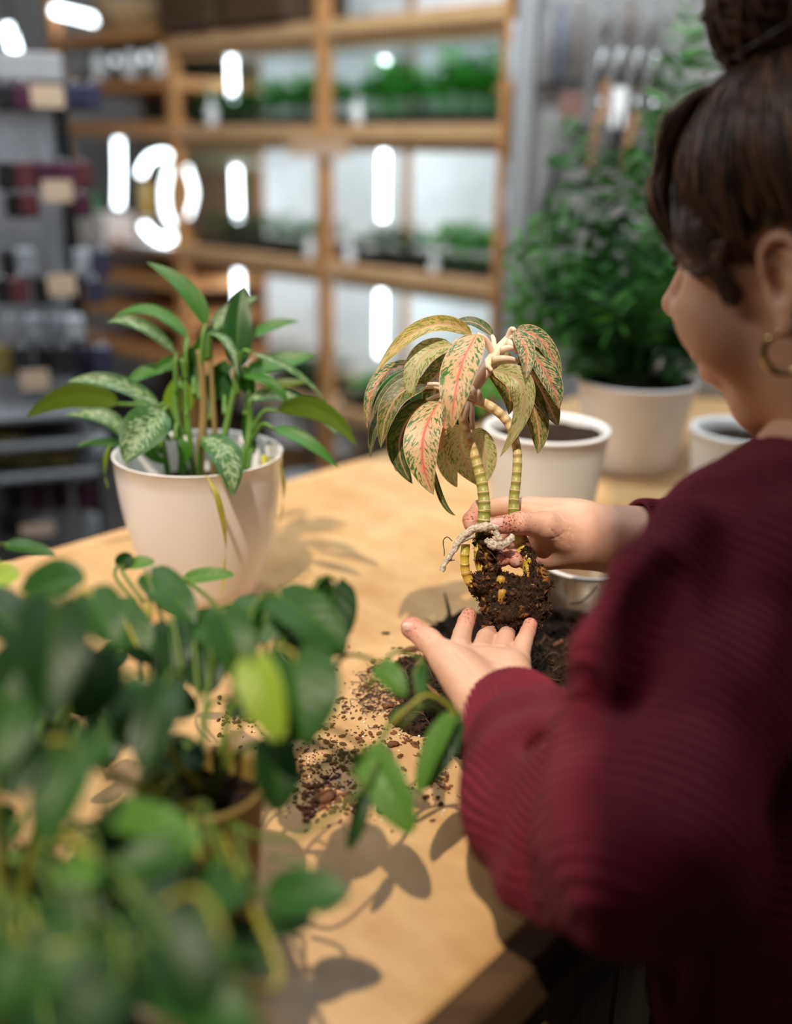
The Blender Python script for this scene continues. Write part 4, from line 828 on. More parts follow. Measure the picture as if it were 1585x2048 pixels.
def vine_pot(x, y, wpx, zr, label, mat):
    rim = on(x, y, TZ+zr); b = rim.copy(); b[2] = TZ; r = wpx/2/FPX*((rim-CAM)@F_)
    lathe_pot('nursery_pot', b, zr, r, r*.74, mat, label, 'pot', .86, lip=.004, wall=.003); return b, rim, r
b1, rim1, r1 = vine_pot(405, 1560, 250, .13, 'olive brown nursery pot of dark soil with trailing vines, nearer the middle', OLP)
b2, rim2, r2 = vine_pot(20, 1800, 290, .12, 'olive brown nursery pot of soil at the lower left corner', OLP)
def pothos(name, base, label, leaves, vines, cx):
    g = thing(name, base, label, 'plant')
    for i, (m_, b, t, w_, d, up, nx) in enumerate(leaves):
        B_, T_ = pt(*b, d[0]), pt(*t, d[1]); M_ = (B_+T_)/2; n = toC(M_)*.75+UP*up+R_*nx; nn = n/np.linalg.norm(n); M_ = M_+nn*np.linalg.norm(B_-T_)*.08
        V, Fc, uv = leafg(B_, M_, T_, w_*1.18/FPX*(d[0]+d[1])/2, n, prof_heart, .32, .35, 6, 16, .01, i); lf_ = mk('leaf', V, Fc, PM[m_], g, True, uv)
        c_ = np.array(cx(b, d[0])); dirn = (B_-T_)/np.linalg.norm(B_-T_); tube('leafstalk', [c_, (c_+B_)/2+dirn*.01+UP*.01, B_+dirn*.004, B_+(T_-B_)*.04], [.0016, .0014, .0011], VST if i % 6 else VSY, lf_, 7, 12)
    for P, r, m in vines: tube('vine', [pt(x, y, d) for x, y, d in P], [r, r*.8], m, g, 8, 30)
    return g
# leaves: material, base px, tip px, width px, depths, up, side
LA = [(0, (588, 1318), (610, 1487), 165, (.60, .58), .5, .1), (3, (505, 1325), (562, 1482), 88, (.56, .55), .5, -.3), (0, (560, 1195), (692, 1300), 105, (.68, .66), .7, .2), (2, (668, 1170), (640, 1325), 100, (.72, .70), .2, .3),
 (1, (600, 1235), (690, 1310), 90, (.70, .69), .5, .2), (0, (300, 1150), (392, 1250), 78, (.74, .71), .6, 0), (1, (372, 1158), (470, 1150), 34, (.80, .80), .6, 0), (0, (445, 1225), (490, 1375), 95, (.66, .64), .5, .2), (2, (395, 1290), (420, 1390), 100, (.70, .68), .4, 0), (0, (390, 1240), (470, 1300), 80, (.72, .70), .5, 0),
 (2, (335, 1365), (288, 1548), 100, (.58, .55), .3, -.2), (0, (250, 1360), (250, 1500), 90, (.60, .57), .3, .3), (2, (545, 1487), (556, 1628), 98, (.60, .585), .2, .3), (1, (210, 1625), (412, 1692), 84, (.53, .50), .9, 0), (0, (372, 1695), (190, 1775), 84, (.50, .49), .9, 0),
 (0, (545, 1795), (700, 1790), 100, (.55, .54), .7, 0), (2, (610, 1828), (480, 1862), 74, (.55, .54), .4, .2), (1, (736, 1508), (826, 1668), 88, (.66, .64), .4, -.2), (1, (902, 1432), (838, 1592), 52, (.70, .68), .2, -.6), (2, (915, 1440), (850, 1580), 46, (.71, .69), .3, .4),
 (1, (762, 1332), (812, 1392), 50, (.70, .69), .4, 0), (0, (845, 1330), (852, 1400), 28, (.72, .70), .3, -.5), (2, (728, 1592), (696, 1702), 38, (.64, .63), .2, .3), (2, (470, 1400), (520, 1440), 70, (.68, .66), .4, 0), (0, (225, 1215), (300, 1330), 90, (.70, .68), .6, 0), (2, (340, 1250), (350, 1360), 80, (.70, .68), .3, 0),
 (0, (470, 1760), (400, 1830), 90, (.52, .5), .5, 0), (0, (560, 1200), (515, 1290), 80, (.70, .68), .5, .1), (1, (260, 1130), (310, 1125), 30, (.78, .78), .7, 0), (2, (240, 1130), (265, 1110), 34, (.78, .78), .3, 0), (2, (600, 1240), (600, 1330), 90, (.74, .72), .3, 0), (0, (470, 1215), (550, 1235), 60, (.76, .75), .8, 0)]
LB = [(0, (50, 1190), (172, 1160), 110, (.66, .64), .7, 0), (2, (110, 1205), (92, 1432), 140, (.52, .49), .3, .1), (0, (150, 1510), (85, 1692), 115, (.50, .48), .5, -.2), (0, (15, 1090), (112, 1112), 34, (.78, .77), .8, 0), (3, (-20, 1160), (40, 1150), 60, (.72, .72), .7, 0), (2, (-30, 1200), (60, 1290), 100, (.62, .60), .3, 0),
 (0, (180, 1190), (230, 1290), 100, (.62, .60), .6, 0), (2, (200, 1310), (160, 1450), 110, (.56, .54), .3, .2), (0, (20, 1400), (-20, 1560), 120, (.5, .48), .4, 0), (2, (60, 1480), (20, 1600), 90, (.5, .48), .4, 0), (0, (160, 1880), (60, 1990), 140, (.42, .41), .6, 0), (2, (330, 1880), (420, 2030), 150, (.42, .41), .5, .1), (0, (430, 1880), (300, 2010), 150, (.43, .42), .6, 0), (2, (120, 1800), (180, 1930), 120, (.44, .43), .3, 0), (2, (230, 1960), (120, 2060), 140, (.41, .40), .5, 0), (0, (20, 1900), (-30, 2040), 120, (.42, .41), .5, 0), (2, (290, 1800), (350, 1880), 110, (.46, .45), .3, 0), (0, (200, 1480), (130, 1560), 80, (.52, .5), .5, 0), (2, (60, 1300), (-10, 1420), 110, (.55, .53), .3, 0), (0, (330, 1980), (520, 2060), 120, (.42, .41), .6, 0), (1, (180, 1725), (120, 1790), 70, (.46, .45), .5, 0)]
for i in range(78):
    x = nrs.uniform(-20, 470 if i % 3 else 380); y = nrs.uniform(1240, 1540) if i % 3 == 0 else nrs.uniform(1640, 2060)
    if 330 < x < 580 and 1380 < y < 1720: continue
    if x > 480 and y > 1700: continue
    dd_ = (.78 if y < 1400 else .74)-(y-1240)/800*.24; a = nrs.uniform(.2, 2.9); L_ = nrs.uniform(90, 130)*.55/dd_
    (LA if x > 230 else LB).append(((2, 2, 0, 2)[i % 4], (x, y), (x+math.cos(a)*L_, y+math.sin(a)*L_), L_*.8, (dd_, dd_-.02), nrs.uniform(.2, .8), nrs.uniform(-.3, .3)))  # mostly the dark green: shade of the lower left put into leaf colour
def cxA(b, d):
    t = np.array([rim1[0], rim1[1], rim1[2]+.02]); p = pt(b[0], b[1], d); q = p+(t-p)*min(1, .045/np.linalg.norm(t-p)); return q
def cxB(b, d):
    t = np.array([rim2[0], rim2[1], rim2[2]+.03]); p = pt(b[0], b[1], d); q = p+(t-p)*min(1, .05/np.linalg.norm(t-p)); return q
dS = (rim1-CAM)@F_; dS2 = (rim2-CAM)@F_
VA = [([(410, 1600, dS), (480, 1500, .64), (600, 1480, .64), (735, 1508, .66), (800, 1420, .70), (870, 1415, .71), (905, 1440, .71)], .0022, VST), ([(400, 1580, dS), (330, 1480, .62), (300, 1300, .70), (300, 1150, .74)], .0025, VSY), ([(430, 1590, dS), (470, 1400, .66), (560, 1290, .68), (590, 1235, .70)], .0025, VST), ([(380, 1610, dS), (250, 1560, .58), (150, 1510, .5)], .0028, VSY), ([(430, 1640, dS-.01), (500, 1800, .53), (560, 1950, .50), (500, 1975, .49), (430, 1890, .49)], .0022, VSY), ([(420, 1620, dS), (560, 1680, .58), (700, 1600, .62), (760, 1520, .65)], .0016, VST), ([(410, 1600, dS), (460, 1750, .55), (545, 1795, .55)], .0024, VST), ([(390, 1590, dS), (420, 1350, .68), (440, 1230, .70), (375, 1160, .80)], .0022, VST), ([(820, 1400, .705), (790, 1360, .70), (765, 1335, .70)], .0014, VST), ([(840, 1415, .71), (830, 1350, .715), (845, 1320, .72)], .0014, VST), ([(400, 1600, dS), (300, 1640, .56), (215, 1625, .53)], .0022, VSY)]
VB = [([(20, 1820, dS2), (-10, 1600, .5), (60, 1500, .5), (205, 1468, .53)], .0030, VSY), ([(40, 1820, dS2), (90, 1665, .5), (190, 1715, .47)], .0030, VSY), ([(30, 1820, dS2), (100, 1500, .52), (110, 1210, .53)], .0028, VST), ([(10, 1820, dS2), (-10, 1500, .55), (30, 1200, .64)], .0026, VST), ([(60, 1820, dS2), (180, 1900, .44), (330, 1880, .42)], .0026, VST), ([(30, 1840, dS2), (60, 1900, .43), (170, 1885, .42)], .0026, VSY), ([(50, 1820, dS2), (150, 1950, .42), (200, 2040, .41)], .0028, VSY)]
pothos('golden_pothos', rim1, 'trailing heart-leafed vine spilling from the nursery pot nearer the middle', LA, VA, cxA)
pothos('golden_pothos', rim2, 'blurred heart-leafed vine filling the left edge and lower left corner', LB, VB, cxB)

# ================================================================ soil on the bench
cs = on(1010, 1330); hx, hy = .21, .21; n_ = 150
V = []; g_ = np.linspace(-1, 1, n_)
blobs = [(on(1080, 1300), 0.101, 0.033), (on(1040, 1370), 0.108, 0.033), (on(960, 1400), 0.081, 0.026), (on(905, 1385), 0.061, 0.022), (on(860, 1345), 0.043, 0.014), (on(920, 1275), 0.041, 0.015), (on(950, 1265), 0.047, 0.015), (on(860, 1430), 0.043, 0.013), (on(900, 1430), 0.047, 0.015), (on(1000, 1290), 0.068, 0.022), (on(1130, 1360), 0.068, 0.022), (on(985, 1470), 0.054, 0.017)]
for a in g_:
    for b in g_: V.append(cs+np.array([a*hx, b*hy, 0]))
V = np.array(V); H = np.full(len(V), -.004)
for c, r, h in blobs: q = np.clip(1-((V[:, :2]-c[:2])**2).sum(1)/r**2, 0, 1); H = np.maximum(H, h*q**.6-.004+.000)
Vn = V.copy(); H = H+np.where(H > -.002, .0045*vnoise(Vn, 75, 1)+.004*vnoise(Vn, 180, 2)+.0025*vnoise(Vn, 420, 3), 0); V[:, 2] = TZ+np.maximum(H, -.003)
keep = H > -.0025; F_3 = [(i*n_+j, (i+1)*n_+j, (i+1)*n_+j+1, i*n_+j+1) for i in range(n_-1) for j in range(n_-1) if keep[[i*n_+j, (i+1)*n_+j, (i+1)*n_+j+1, i*n_+j+1]].any()]
used = np.unique(np.array(F_3)); rem = -np.ones(len(V), int); rem[used] = np.arange(len(used))
tag(mk('soil_pile', V[used], [tuple(rem[i] for i in f) for f in F_3], SOIL), 'dark heap of potting soil on the bench under the open hand', 'soil', kind='stuff')
SV_ = V[used]
def chip(p, l, w_, h, rot, tilt=.0):
    X = np.array([math.cos(rot), math.sin(rot), tilt]); X /= np.linalg.norm(X); Y = np.cross(UP, X); Y /= np.linalg.norm(Y); Z = np.cross(X, Y); V = []
    for s, k in ((-1, .5), (-.4, 1), (.5, .9), (1, .35)):
        for a in range(5): an = 6.28*a/5+s; V.append(p+X*s*l/2+Y*math.cos(an)*w_*k/2*(.8+.4*nrs.rand())+Z*(math.sin(an)*h*k/2+h*.4))
    return V, [(j*5+i, j*5+(i+1) % 5, (j+1)*5+(i+1) % 5, (j+1)*5+i) for j in range(3) for i in range(5)]+[(4, 3, 2, 1, 0), (15, 16, 17, 18, 19)]
# coarse fibres and bits within the heap
mb = MB()
for i in nrs.choice(len(SV_), 2600):
    p = SV_[i]
    if p[2] < TZ+.001: continue
    l = .003+.010*nrs.rand()**3; mb.add(*chip(p, l, .0022+.002*nrs.rand(), .0015+.001*nrs.rand(), nrs.rand()*6.28, nrs.randn()*.5))
tag(mb.build('soil_bits', [SOIL], None, False), 'coarse fibrous bits over the dark soil heap', 'soil', kind='stuff')
FIB = plain('brown_fibre', (.10, .045, .02), .8)
mb = MB()
for i in nrs.choice(len(SV_), 260):
    p = SV_[i]+UP*.001; a = nrs.rand()*6.28; l = .008+.02*nrs.rand(); d = np.array([math.cos(a), math.sin(a), .15]); mb.add(*tubeg(spline([p, p+d*l*.5+nrs.randn(3)*.003+UP*.003, p+d*l+nrs.randn(3)*.003], 6), [.0005], 4))
tag(mb.build('root_fibres', FIB), 'thin brown root fibres tangled in the soil heap', 'roots', kind='stuff')
# crumbs strewn on the bench
mb = MB(); mp = MB()
cl = [((810, 1400), 60, 60, 120), ((640, 1560), 70, 80, 320), ((700, 1500), 90, 60, 150), ((840, 1480), 60, 50, 100), ((760, 1330), 70, 60, 40), ((700, 1420), 100, 60, 90), ((560, 1450), 90, 50, 60), ((780, 1600), 80, 60, 60), ((880, 1560), 30, 60, 60), ((660, 1600), 60, 30, 160), ((470, 1440), 40, 30, 40)]
for (x, y), sx, sy, n in cl:
    for i in range(n):
        p = on(x+nrs.randn()*sx*.55, y+nrs.randn()*sy*.5); s = .0012+.0035*nrs.rand()**3; mb.add(*chip(p, s*1.5, s, s*.8, nrs.rand()*6.28))
    for i in range(n//9):
        p = on(x+nrs.randn()*sx*.6, y+nrs.randn()*sy*.6); s = .0012+.0012*nrs.rand(); mp.add(*chip(p, s, s, s*.9, nrs.rand()*6.28))
tag(mb.build('soil_crumbs', [BARK], None, False), 'scattered brown soil crumbs across the worn bench top', 'soil', kind='stuff')
tag(mp.build('perlite_grains', PERL, None, False), 'tiny white perlite grains scattered among the crumbs', 'perlite', kind='stuff')
mb = MB()
for i in range(90):
    p = on(755+nrs.randn()*22, 1385+nrs.randn()*28)+UP*.002*nrs.rand(); a = nrs.rand()*6.28; mb.add(*tubeg(spline([p, p+np.array([math.cos(a), math.sin(a), .2])*.008, p+np.array([math.cos(a+1), math.sin(a+1), .1])*.013], 6), [.0004], 4))
tag(mb.build('root_wisps', HAIRR), 'wispy tangle of hair roots at the left rim of the soil heap', 'roots', kind='stuff')
dsc = [((830, 1300), .03, .010, .5, 'long bark chip pointing at the raised thumb'), ((842, 1345), .02, .008, 1.2, 'bark chip beside the palm of the lower hand'), ((862, 1410), .028, .007, 2.2, 'reddish upright bark chip above the maroon cuff'), ((778, 1415), .012, .009, .3, 'lone round bark chip left of the soil heap'),
       ((882, 1372), .025, .006, 1.9, 'thin pale bark sliver under the lower wrist'), ((1110, 1330), .03, .006, .7, 'thin sliver on the heap right of the lower hand'), ((1095, 1370), .026, .006, .4, 'second thin sliver nearest the sleeve fold'), ((770, 1620), .016, .014, 1, 'dark soil lump lying beneath the drooping vine leaf'), ((787, 1492), .011, .009, .2, 'brown pellet between the vine and the cuff'), ((760, 1500), .008, .007, .2, 'smaller brown pellet left of the other pellet'), ((772, 1268), .010, .005, 0, 'small black crumb left of the raised thumb'), ((650, 1600), .02, .014, .4, 'biggest clod in the crumb patch beside the pots')]
for (x, y), l, w_, rot, lab in dsc:
    p = on(x, y); q = SV_[np.argmin(((SV_[:, :2]-p[:2])**2).sum(1))]
    if np.hypot(*(q[:2]-p[:2])) < .004: p[2] = max(q[2], TZ)
    V, Fc = chip(p, l, w_, w_*.6, rot, .1); tag(mk('bark_chip', V, Fc, BARK if 'black' not in lab and 'dark' not in lab else SOIL), lab, 'bark chip')
tag(tube('twig', [on(905, 1290)+UP*.012, on(897, 1262)+UP*.025, on(888, 1240)+UP*.035], [.002, .0025, .001], SOIL, None, 6, 12), 'short dark twig standing up behind the raised finger', 'twig')
# clear container
cb = on(1168, 1240); cz = .078; 
CL = Mat('clear_plastic', .32, .4); _n = CL.noise(CL.coord('World', (1, 1, .6)), 26, 4); CL.color(CL.ramp(_n, [(.36, (.58, .57, .54)), (.56, (.30, .20, .12))])); CL.b.inputs['Alpha'].default_value = 1
_tr = CL.n('ShaderNodeBsdfTransparent'); _mx = CL.n('ShaderNodeMixShader'); CL.L.new(CL.ramp(_n, [(.35, (.35,)*3), (.62, (.9,)*3)]), _mx.inputs[0]); CL.L.new(_tr.outputs[0], _mx.inputs[1]); CL.L.new(CL.b.outputs[0], _mx.inputs[2]); CL.L.new(_mx.outputs[0], CL.out.inputs[0]); CL = CL.m
g = thing('clear_tub', cb, 'see-through plastic tub smeared with soil, half hidden behind the sleeve', 'tub')
V, Fc, uv = lathe([(.0, 0), (.046, 0), (.048, .004), (.052, cz*.6), (.0535, cz*.62), (.055, cz-.003), (.058, cz-.003), (.058, cz), (.054, cz), (.052, cz*.62), (.0505, cz*.6), (.0465, .006), (0, .005)], cb, 64); mk('tub_wall', V, Fc, CL, g, True, uv)
V, Fc, uv = lathe([(.056, cz-.0035), (.0590, cz-.0035), (.0590, cz+.0005), (.056, cz+.0005)], cb, 64, close=True); mk('rim', V, Fc, WHITE, g, True, uv)
tube('stray_root', [pt(1195, 1172, 1.12), pt(1180, 1190, 1.12), pt(1160, 1205, 1.115), pt(1140, 1207, 1.115)], [.0012, .0008], HAIRR, g, 6, 16)

# ================================================================ the person
def cat(parts):
    V = []; Fc = []; n = 0
    for v, f in parts: V.append(v); Fc.append(np.asarray(f)+n); n += len(v)
    return np.vstack(V), np.vstack(Fc)
# ---- left hand, palm up
def lh():
    s = SDF((-.03, .60, 1.0), (.165, 1.0, 1.25), .0015)
    W = pt(990, 1408, .80)
    A = {'i': [(918, 1300, .872), (925, 1268, .912), (933, 1243, .928), (938, 1232, .936)], 'm': [(962, 1308, .880), (972, 1276, .918), (982, 1266, .943), (987, 1262, .956)],
         'r': [(1003, 1312, .878), (1012, 1276, .915), (1016, 1264, .938), (1019, 1257, .950)], 'p': [(1038, 1322, .866), (1048, 1284, .894), (1056, 1264, .912), (1061, 1250, .920)]}
    rad = {'i': (.0098, .0086, .0080, .0072), 'm': (.0100, .0088, .0080, .0072), 'r': (.0098, .0084, .0078, .0070), 'p': (.0092, .0078, .0071, .0064)}
    offs = {'i': (950, 1398, .805), 'm': (975, 1402, .805), 'r': (1000, 1402, .802), 'p': (1020, 1400, .80)}
    s.ell(pt(980, 1355, .838), (.032, .034, .0135), [(R_*.98+F_*.1), (F_*.8+U_*.58), (U_*.8-F_*.58)], k=.01)
    for k_ in 'imrp':
        s.cap(pt(*offs[k_]), pt(*A[k_][0]), .0145, .0102, k=.010)
    s.ell(pt(928, 1352, .822), (.034, .020, .0150), [pt(893, 1318, .838)-pt(955, 1395, .808), R_*.6+U_*-.2+F_*.6, U_], k=.014)    # thenar
    s.ell(pt(1025, 1362, .832), (.014, .028, .014), [R_, (F_*.8+U_*.6), (U_*.8-F_*.6)], k=.012)
    for k_ in 'imrp':
        P = [pt(*q) for q in A[k_]]; r = rad[k_]
        for j in range(3): s.cap(P[j], P[j+1], r[j], r[j+1], k=.0015 if j else .0035)
        s.ell(P[3], (r[3]*1.0,)*3, k=.002)
    T = [pt(940, 1365, .820), pt(893, 1318, .838), pt(858, 1282, .856), pt(824, 1256, .868)]
    s.cap(T[0], T[1], .0175, .0125, k=.012); s.cap(T[1], T[2], .0125, .0105, k=.006); s.cap(T[2], T[3], .0108, .0088, k=.004); s.ell(T[3], (.0092, .0092, .0092), k=.003)
    s.ell(pt(910, 1326, .848), (.014, .012, .008), [R_, F_, U_], k=.010)
    s.cap(W, pt(990, 1408, .80)*.0+pt(1000, 1450, .775), .0215, .024, k=.01)
    s.cap(pt(965, 1408, .80), pt(985, 1450, .775), .019, .022, k=.01); s.cap(pt(1015, 1405, .80), pt(1030, 1450, .775), .018, .022, k=.01)
    s.cap(pt(1005, 1445, .78), pt(1080, 1530, .72), .026, .031, k=.01)
    # creases
    for P in (((905, 1300), (945, 1345), (955, 1400)), ((915, 1292), (965, 1322), (1040, 1350)), ((948, 1312), (1000, 1325), (1045, 1335))):
        q = [pt(x, y, .84) for x, y in P]; q = spline(q, 10)
        for j in range(9):
            a, b = q[j], q[j+1]
            da = ray_hit(s, a); db = ray_hit(s, b)
            if da is not None and db is not None: s.cap(da, db, .0004, .0004, k=.0015, cut=True)
    for k_ in 'imrp':
        for j in (0, 1, 2):
            c = pt(*A[k_][j]); d = pt(*A[k_][j+1])-c; d /= np.linalg.norm(d); c = c+d*(.007 if j == 0 else 0); e = np.cross(d, U_-F_*.3); e /= np.linalg.norm(e); up = np.cross(e, d)*rad[k_][j]*1.03
            if up@U_ < 0: up = -up
            s.cap(c+up-e*.006, c+up+e*.006, .0004, k=.0015, cut=True)
    return s
def ray_hit(s, p):
    d = p-CAM; d = d/np.linalg.norm(d); b = np.linalg.norm(p-CAM)
    for t in np.arange(b-.08, b+.08, .0007):
        q = CAM+d*t; i = np.round((q-s.lo)/s.h).astype(int)
        if (i >= 0).all() and (i < s.n).all() and s.F[tuple(i)] < 0: return q
    return None
LHs = lh(); LV, LF = LHs.mesh()
# ---- right hand, gripping the stems
def rh():
    s = SDF(pt(915, 1040, .93)+[-.01, -.04, -.09], pt(1330, 1040, 1.1)+[.01, .03, .07], .0015)
    WR = [(1160, 1038, 1.0), (1165, 1062, .995), (1165, 1090, .995)]
    MC = [(1062, 1020, 1.0), (1068, 1046, 1.008), (1078, 1074, 1.008), (1090, 1100, 1.0)]
    for m_, w_ in zip(MC, (WR[0], WR[1], WR[2], WR[2])): s.cap(pt(*w_), pt(*m_), .0165, .0128, k=.012)
    s.ell(pt(1110, 1060, .992), (.036, .030, .016), [R_, U_, F_], k=.012)
    # fingers: index passes behind both stems and hooks round the left one
    fg = [([MC[0], (1012, 1014, .996), (962, 1018, .984), (944, 1040, .962), (943, 1048, .955)], (.0105, .0100, .0092, .0085, .0076)),
          ([MC[1], (1012, 1052, 1.008), (985, 1078, .990), (1002, 1104, .955), (1005, 1117, .944)], (.0105, .0098, .0088, .0084, .0080)),
          ([MC[2], (1038, 1085, 1.008), (1018, 1102, .985), (1028, 1112, .955), (1032, 1121, .947)], (.0100, .0092, .0084, .0080, .0074)),
          ([MC[3], (1062, 1110, 1.0), (1052, 1120, .985), (1062, 1124, .968)], (.0092, .0084, .0075, .0066))]
    for P, r in fg:
        for j in range(len(P)-1): s.cap(pt(*P[j]), pt(*P[j+1]), r[j], r[j+1], k=.003 if j else .008)
    # thumb across the front
    T = [pt(1140, 1072, .978), pt(1090, 1052, .955), pt(1040, 1046, .938), pt(1000, 1050, .931)]
    s.cap(T[0], T[1], .0185, .0135, k=.012); s.cap(T[1], T[2], .0130, .0105, k=.006); s.cap(T[2], T[3], .0105, .0086, k=.003)
    s.ell(pt(1125, 1070, .972), (.027, .017, .014), [(R_*.95-U_*.25), (U_*.95+R_*.25), F_], k=.014)
    s.ell(pt(1105, 1106, .985), (.032, .0165, .014), [(R_*.98+U_*.1), (U_*.98-R_*.1), F_], k=.012)   # heel of the hand
    s.cap(pt(1160, 1062, .995), pt(1300, 1085, 1.04), .0285, .0375, k=.014); s.cap(pt(1165, 1085, .99), pt(1300, 1100, 1.04), .024, .033, k=.012)
    for P in (((1098, 1030), (1120, 1052), (1140, 1090)), ((1090, 1040), (1105, 1062), (1125, 1082)), ((1060, 1080), (1100, 1078), (1140, 1062)), ((1110, 1022), (1132, 1045), (1148, 1075))):
        q = spline([pt(x, y, .98) for x, y in P], 10)
        h_ = [ray_hit(s, a) for a in q]
        for j in range(9):
            if h_[j] is not None and h_[j+1] is not None and np.linalg.norm(h_[j]-h_[j+1]) < .012: s.cap(h_[j], h_[j+1], .0003, .0003, k=.0015, cut=True)
    for x, y in ((1038, 1034), (1042, 1040), (1034, 1040)):
        a = ray_hit(s, pt(x, y-5, .93)); b = ray_hit(s, pt(x+2, y+7, .93))
        if a is not None and b is not None and np.linalg.norm(a-b) < .01: s.cap(a, b, .0006, k=.0015, cut=True)
    return s
RHs = rh(); RV, RF = RHs.mesh()
# ---- head
th = math.radians(46); ph = math.radians(16); rl = math.radians(4)
fH = np.array([-math.sin(th), math.cos(th), 0]); xr = np.array([math.cos(th), math.sin(th), 0])
hf = fH*math.cos(ph)-UP*math.sin(ph); hu = UP*math.cos(ph)+fH*math.sin(ph)
xr, hu = xr*math.cos(rl)-hu*math.sin(rl)*0+hu*0, hu
EAR = np.array([-.070, -.012, -.030])
HO = pt(1562, 556, .675)-(xr*EAR[0]+hf*EAR[1]+hu*EAR[2])
def hw(P): P = np.asarray(P, float); return HO+P[..., :1]*xr+P[..., 1:2]*hf+P[..., 2:3]*hu
def hl(P): q = np.asarray(P)-HO; return np.array([q@xr, q@hf, q@hu])
NB = pt(1672, 945, .74); nb = hl(NB)
s = SDF((-.1, -.13, -.24), (.1, .135, .135), .002)
s.ell((0, -.012, .025), (.073, .094, .086)); s.ell((0, .022, -.018), (.061, .066, .084), k=.02); s.ell((0, .024, -.066), (.053, .058, .044), k=.02); s.ell((0, .070, -.098), (.022, .018, .016), k=.02)
for sx in (-1, 1):
    s.ell((sx*.042, .056, -.047), (.030, .030, .028), k=.018); s.ell((sx*.050, .038, -.02), (.016, .026, .016), k=.014); s.ell((sx*.031, .080, .002), (.017, .012, .010), k=.008, cut=True); s.ell((sx*.031, .070, -.001), (.0125, .0125, .0115), k=.004)
    s.ell((sx*.012, .097, -.040), (.0085, .010, .0075), k=.006); s.ell((sx*.030, .080, .020), (.022, .008, .006), k=.008)
s.cap((0, .078, .010), (0, .106, -.030), .0075, .0100, k=.010); s.ell((0, .108, -.033), (.0105, .0105, .0095), k=.005)
s.ell((0, .084, -.068), (.027, .016, .018), k=.012); s.ell((0, .0955, -.0635), (.022, .008, .0055), k=.004); s.ell((0, .0935, -.0755), (.019, .009, .0065), k=.004); s.cap((-.023, .092, -.067), (.023, .092, -.067), .0018, k=.003, cut=True); s.cap((0, .104, -.069), (0, .098, -.069), .0018, k=.003, cut=True)
s.cap((0, -.022, -.05), nb, .050, .053, k=.03); s.cap(nb, nb+np.array([0, -.01, -.05]), .052, .055, k=.03)
for sx in (-1, 1):
    ax = np.array([[math.cos(.35), -sx*math.sin(.35)*-1, 0], [sx*math.sin(.35)*-1, math.cos(.35), 0], [0, 0, 1]])
    c = np.array([sx*.0745, -.016, -.033]); s.ell(c, (.0075, .0175, .031), ax, k=.004)
    s.ell(c+[sx*.006, .003, -.002], (.006, .008, .014), k=.003, cut=True); s.cap(c+[sx*.006, -.001, .016], c+[sx*.006, -.009, .004], .0028, k=.003, cut=True)
    ring_ = [c+[sx*.006, .010, .006], c+[sx*.007, .009, .022], c+[sx*.009, -.002, .030], c+[sx*.010, -.014, .024], c+[sx*.010, -.017, .008], c+[sx*.007, -.012, -.010], c+[sx*.003, -.004, -.022]]
    q = spline(ring_, 16)
    for j in range(15): s.cap(q[j], q[j+1], .0030, k=.002)
    s.ell(c+[sx*.002, .000, -.030], (.005, .008, .008), k=.004)
HVl, HF = s.mesh(); dz_ = np.clip(-HVl[:, 2]-.035, 0, .085); HVw = HVl.copy(); ef_ = np.where(HVl[:, 1] < .012, np.clip((.0685-np.abs(HVl[:, 0]))/.008, 0, 1), 1); HVw[:, 2] -= dz_*.42*ef_; HVw[:, 1] -= dz_*.30*ef_; HV = hw(HVw)
# ---- coarse torso and arms under the jumper, same skin
SL, EL, LW = pt(1500, 1120, .71), pt(1305, 1680, .565), pt(1010, 1440, .79)
AM = pt(1372, 1400, .64)
SR, ER, RW = NB+xr*.13+UP*-.05+fH*-.0, pt(1500, 1130, 1.00), pt(1290, 1080, 1.035)
CH, WA, HI = pt(1700, 1270, .80), pt(1740, 1650, .76), pt(1760, 1950, .72)
s = SDF(np.min([SL, EL, SR, ER, CH, HI, LW], 0)-.2, np.max([SL, EL, SR, ER, CH, HI, RW], 0)+.2, .007)
for P, r in (((SL, AM, EL), (.042, .040, .036)), ((EL, pt(1080, 1520, .725)), (.038, .030)), ((SR, ER), (.042, .036)), ((ER, pt(1300, 1090, 1.035)), (.038, .034))): s.chain(P, r, .01)
s.cap(SL, SR, .05, .05, .05); s.cap(CH, WA, .10, .10, .05); s.cap(WA, HI, .10, .13, .05); s.cap(NB, CH, .06, .1, .05)
TV, TF = s.mesh()
SKIN = Mat('skin', .44, .4); _a = SKIN.n('ShaderNodeAttribute'); _a.attribute_name = 'flush'; _d = SKIN.n('ShaderNodeAttribute'); _d.attribute_name = 'dirt'; _l = SKIN.n('ShaderNodeAttribute'); _l.attribute_name = 'tone'
_n = SKIN.noise(SKIN.coord('World'), 45, 4, .6); _c = SKIN.ramp(_n, [(.3, (.64, .36, .245)), (.7, (.72, .43, .30))]); _c = SKIN.mix(_l.outputs['Fac'], _c, (.56, .27, .15))
_c = SKIN.mix(SKIN.math('MULTIPLY', _a.outputs['Fac'], .75), _c, (.62, .22, .165)); _nn = SKIN.noise(SKIN.coord('World'), 430, 3, .7)
_dm = SKIN.math('MULTIPLY', step(SKIN, SKIN.math('ADD', _nn, SKIN.math('MULTIPLY', _d.outputs['Fac'], .13)), .68, .72), _d.outputs['Fac'], clamp=True); _c = SKIN.mix(_dm, _c, (.07, .025, .012))
SKIN.color(_c); SKIN.b.inputs['Subsurface Weight'].default_value = .12; SKIN.b.inputs['Subsurface Radius'].default_value = (1, .35, .2); SKIN.b.inputs['Subsurface Scale'].default_value = .006
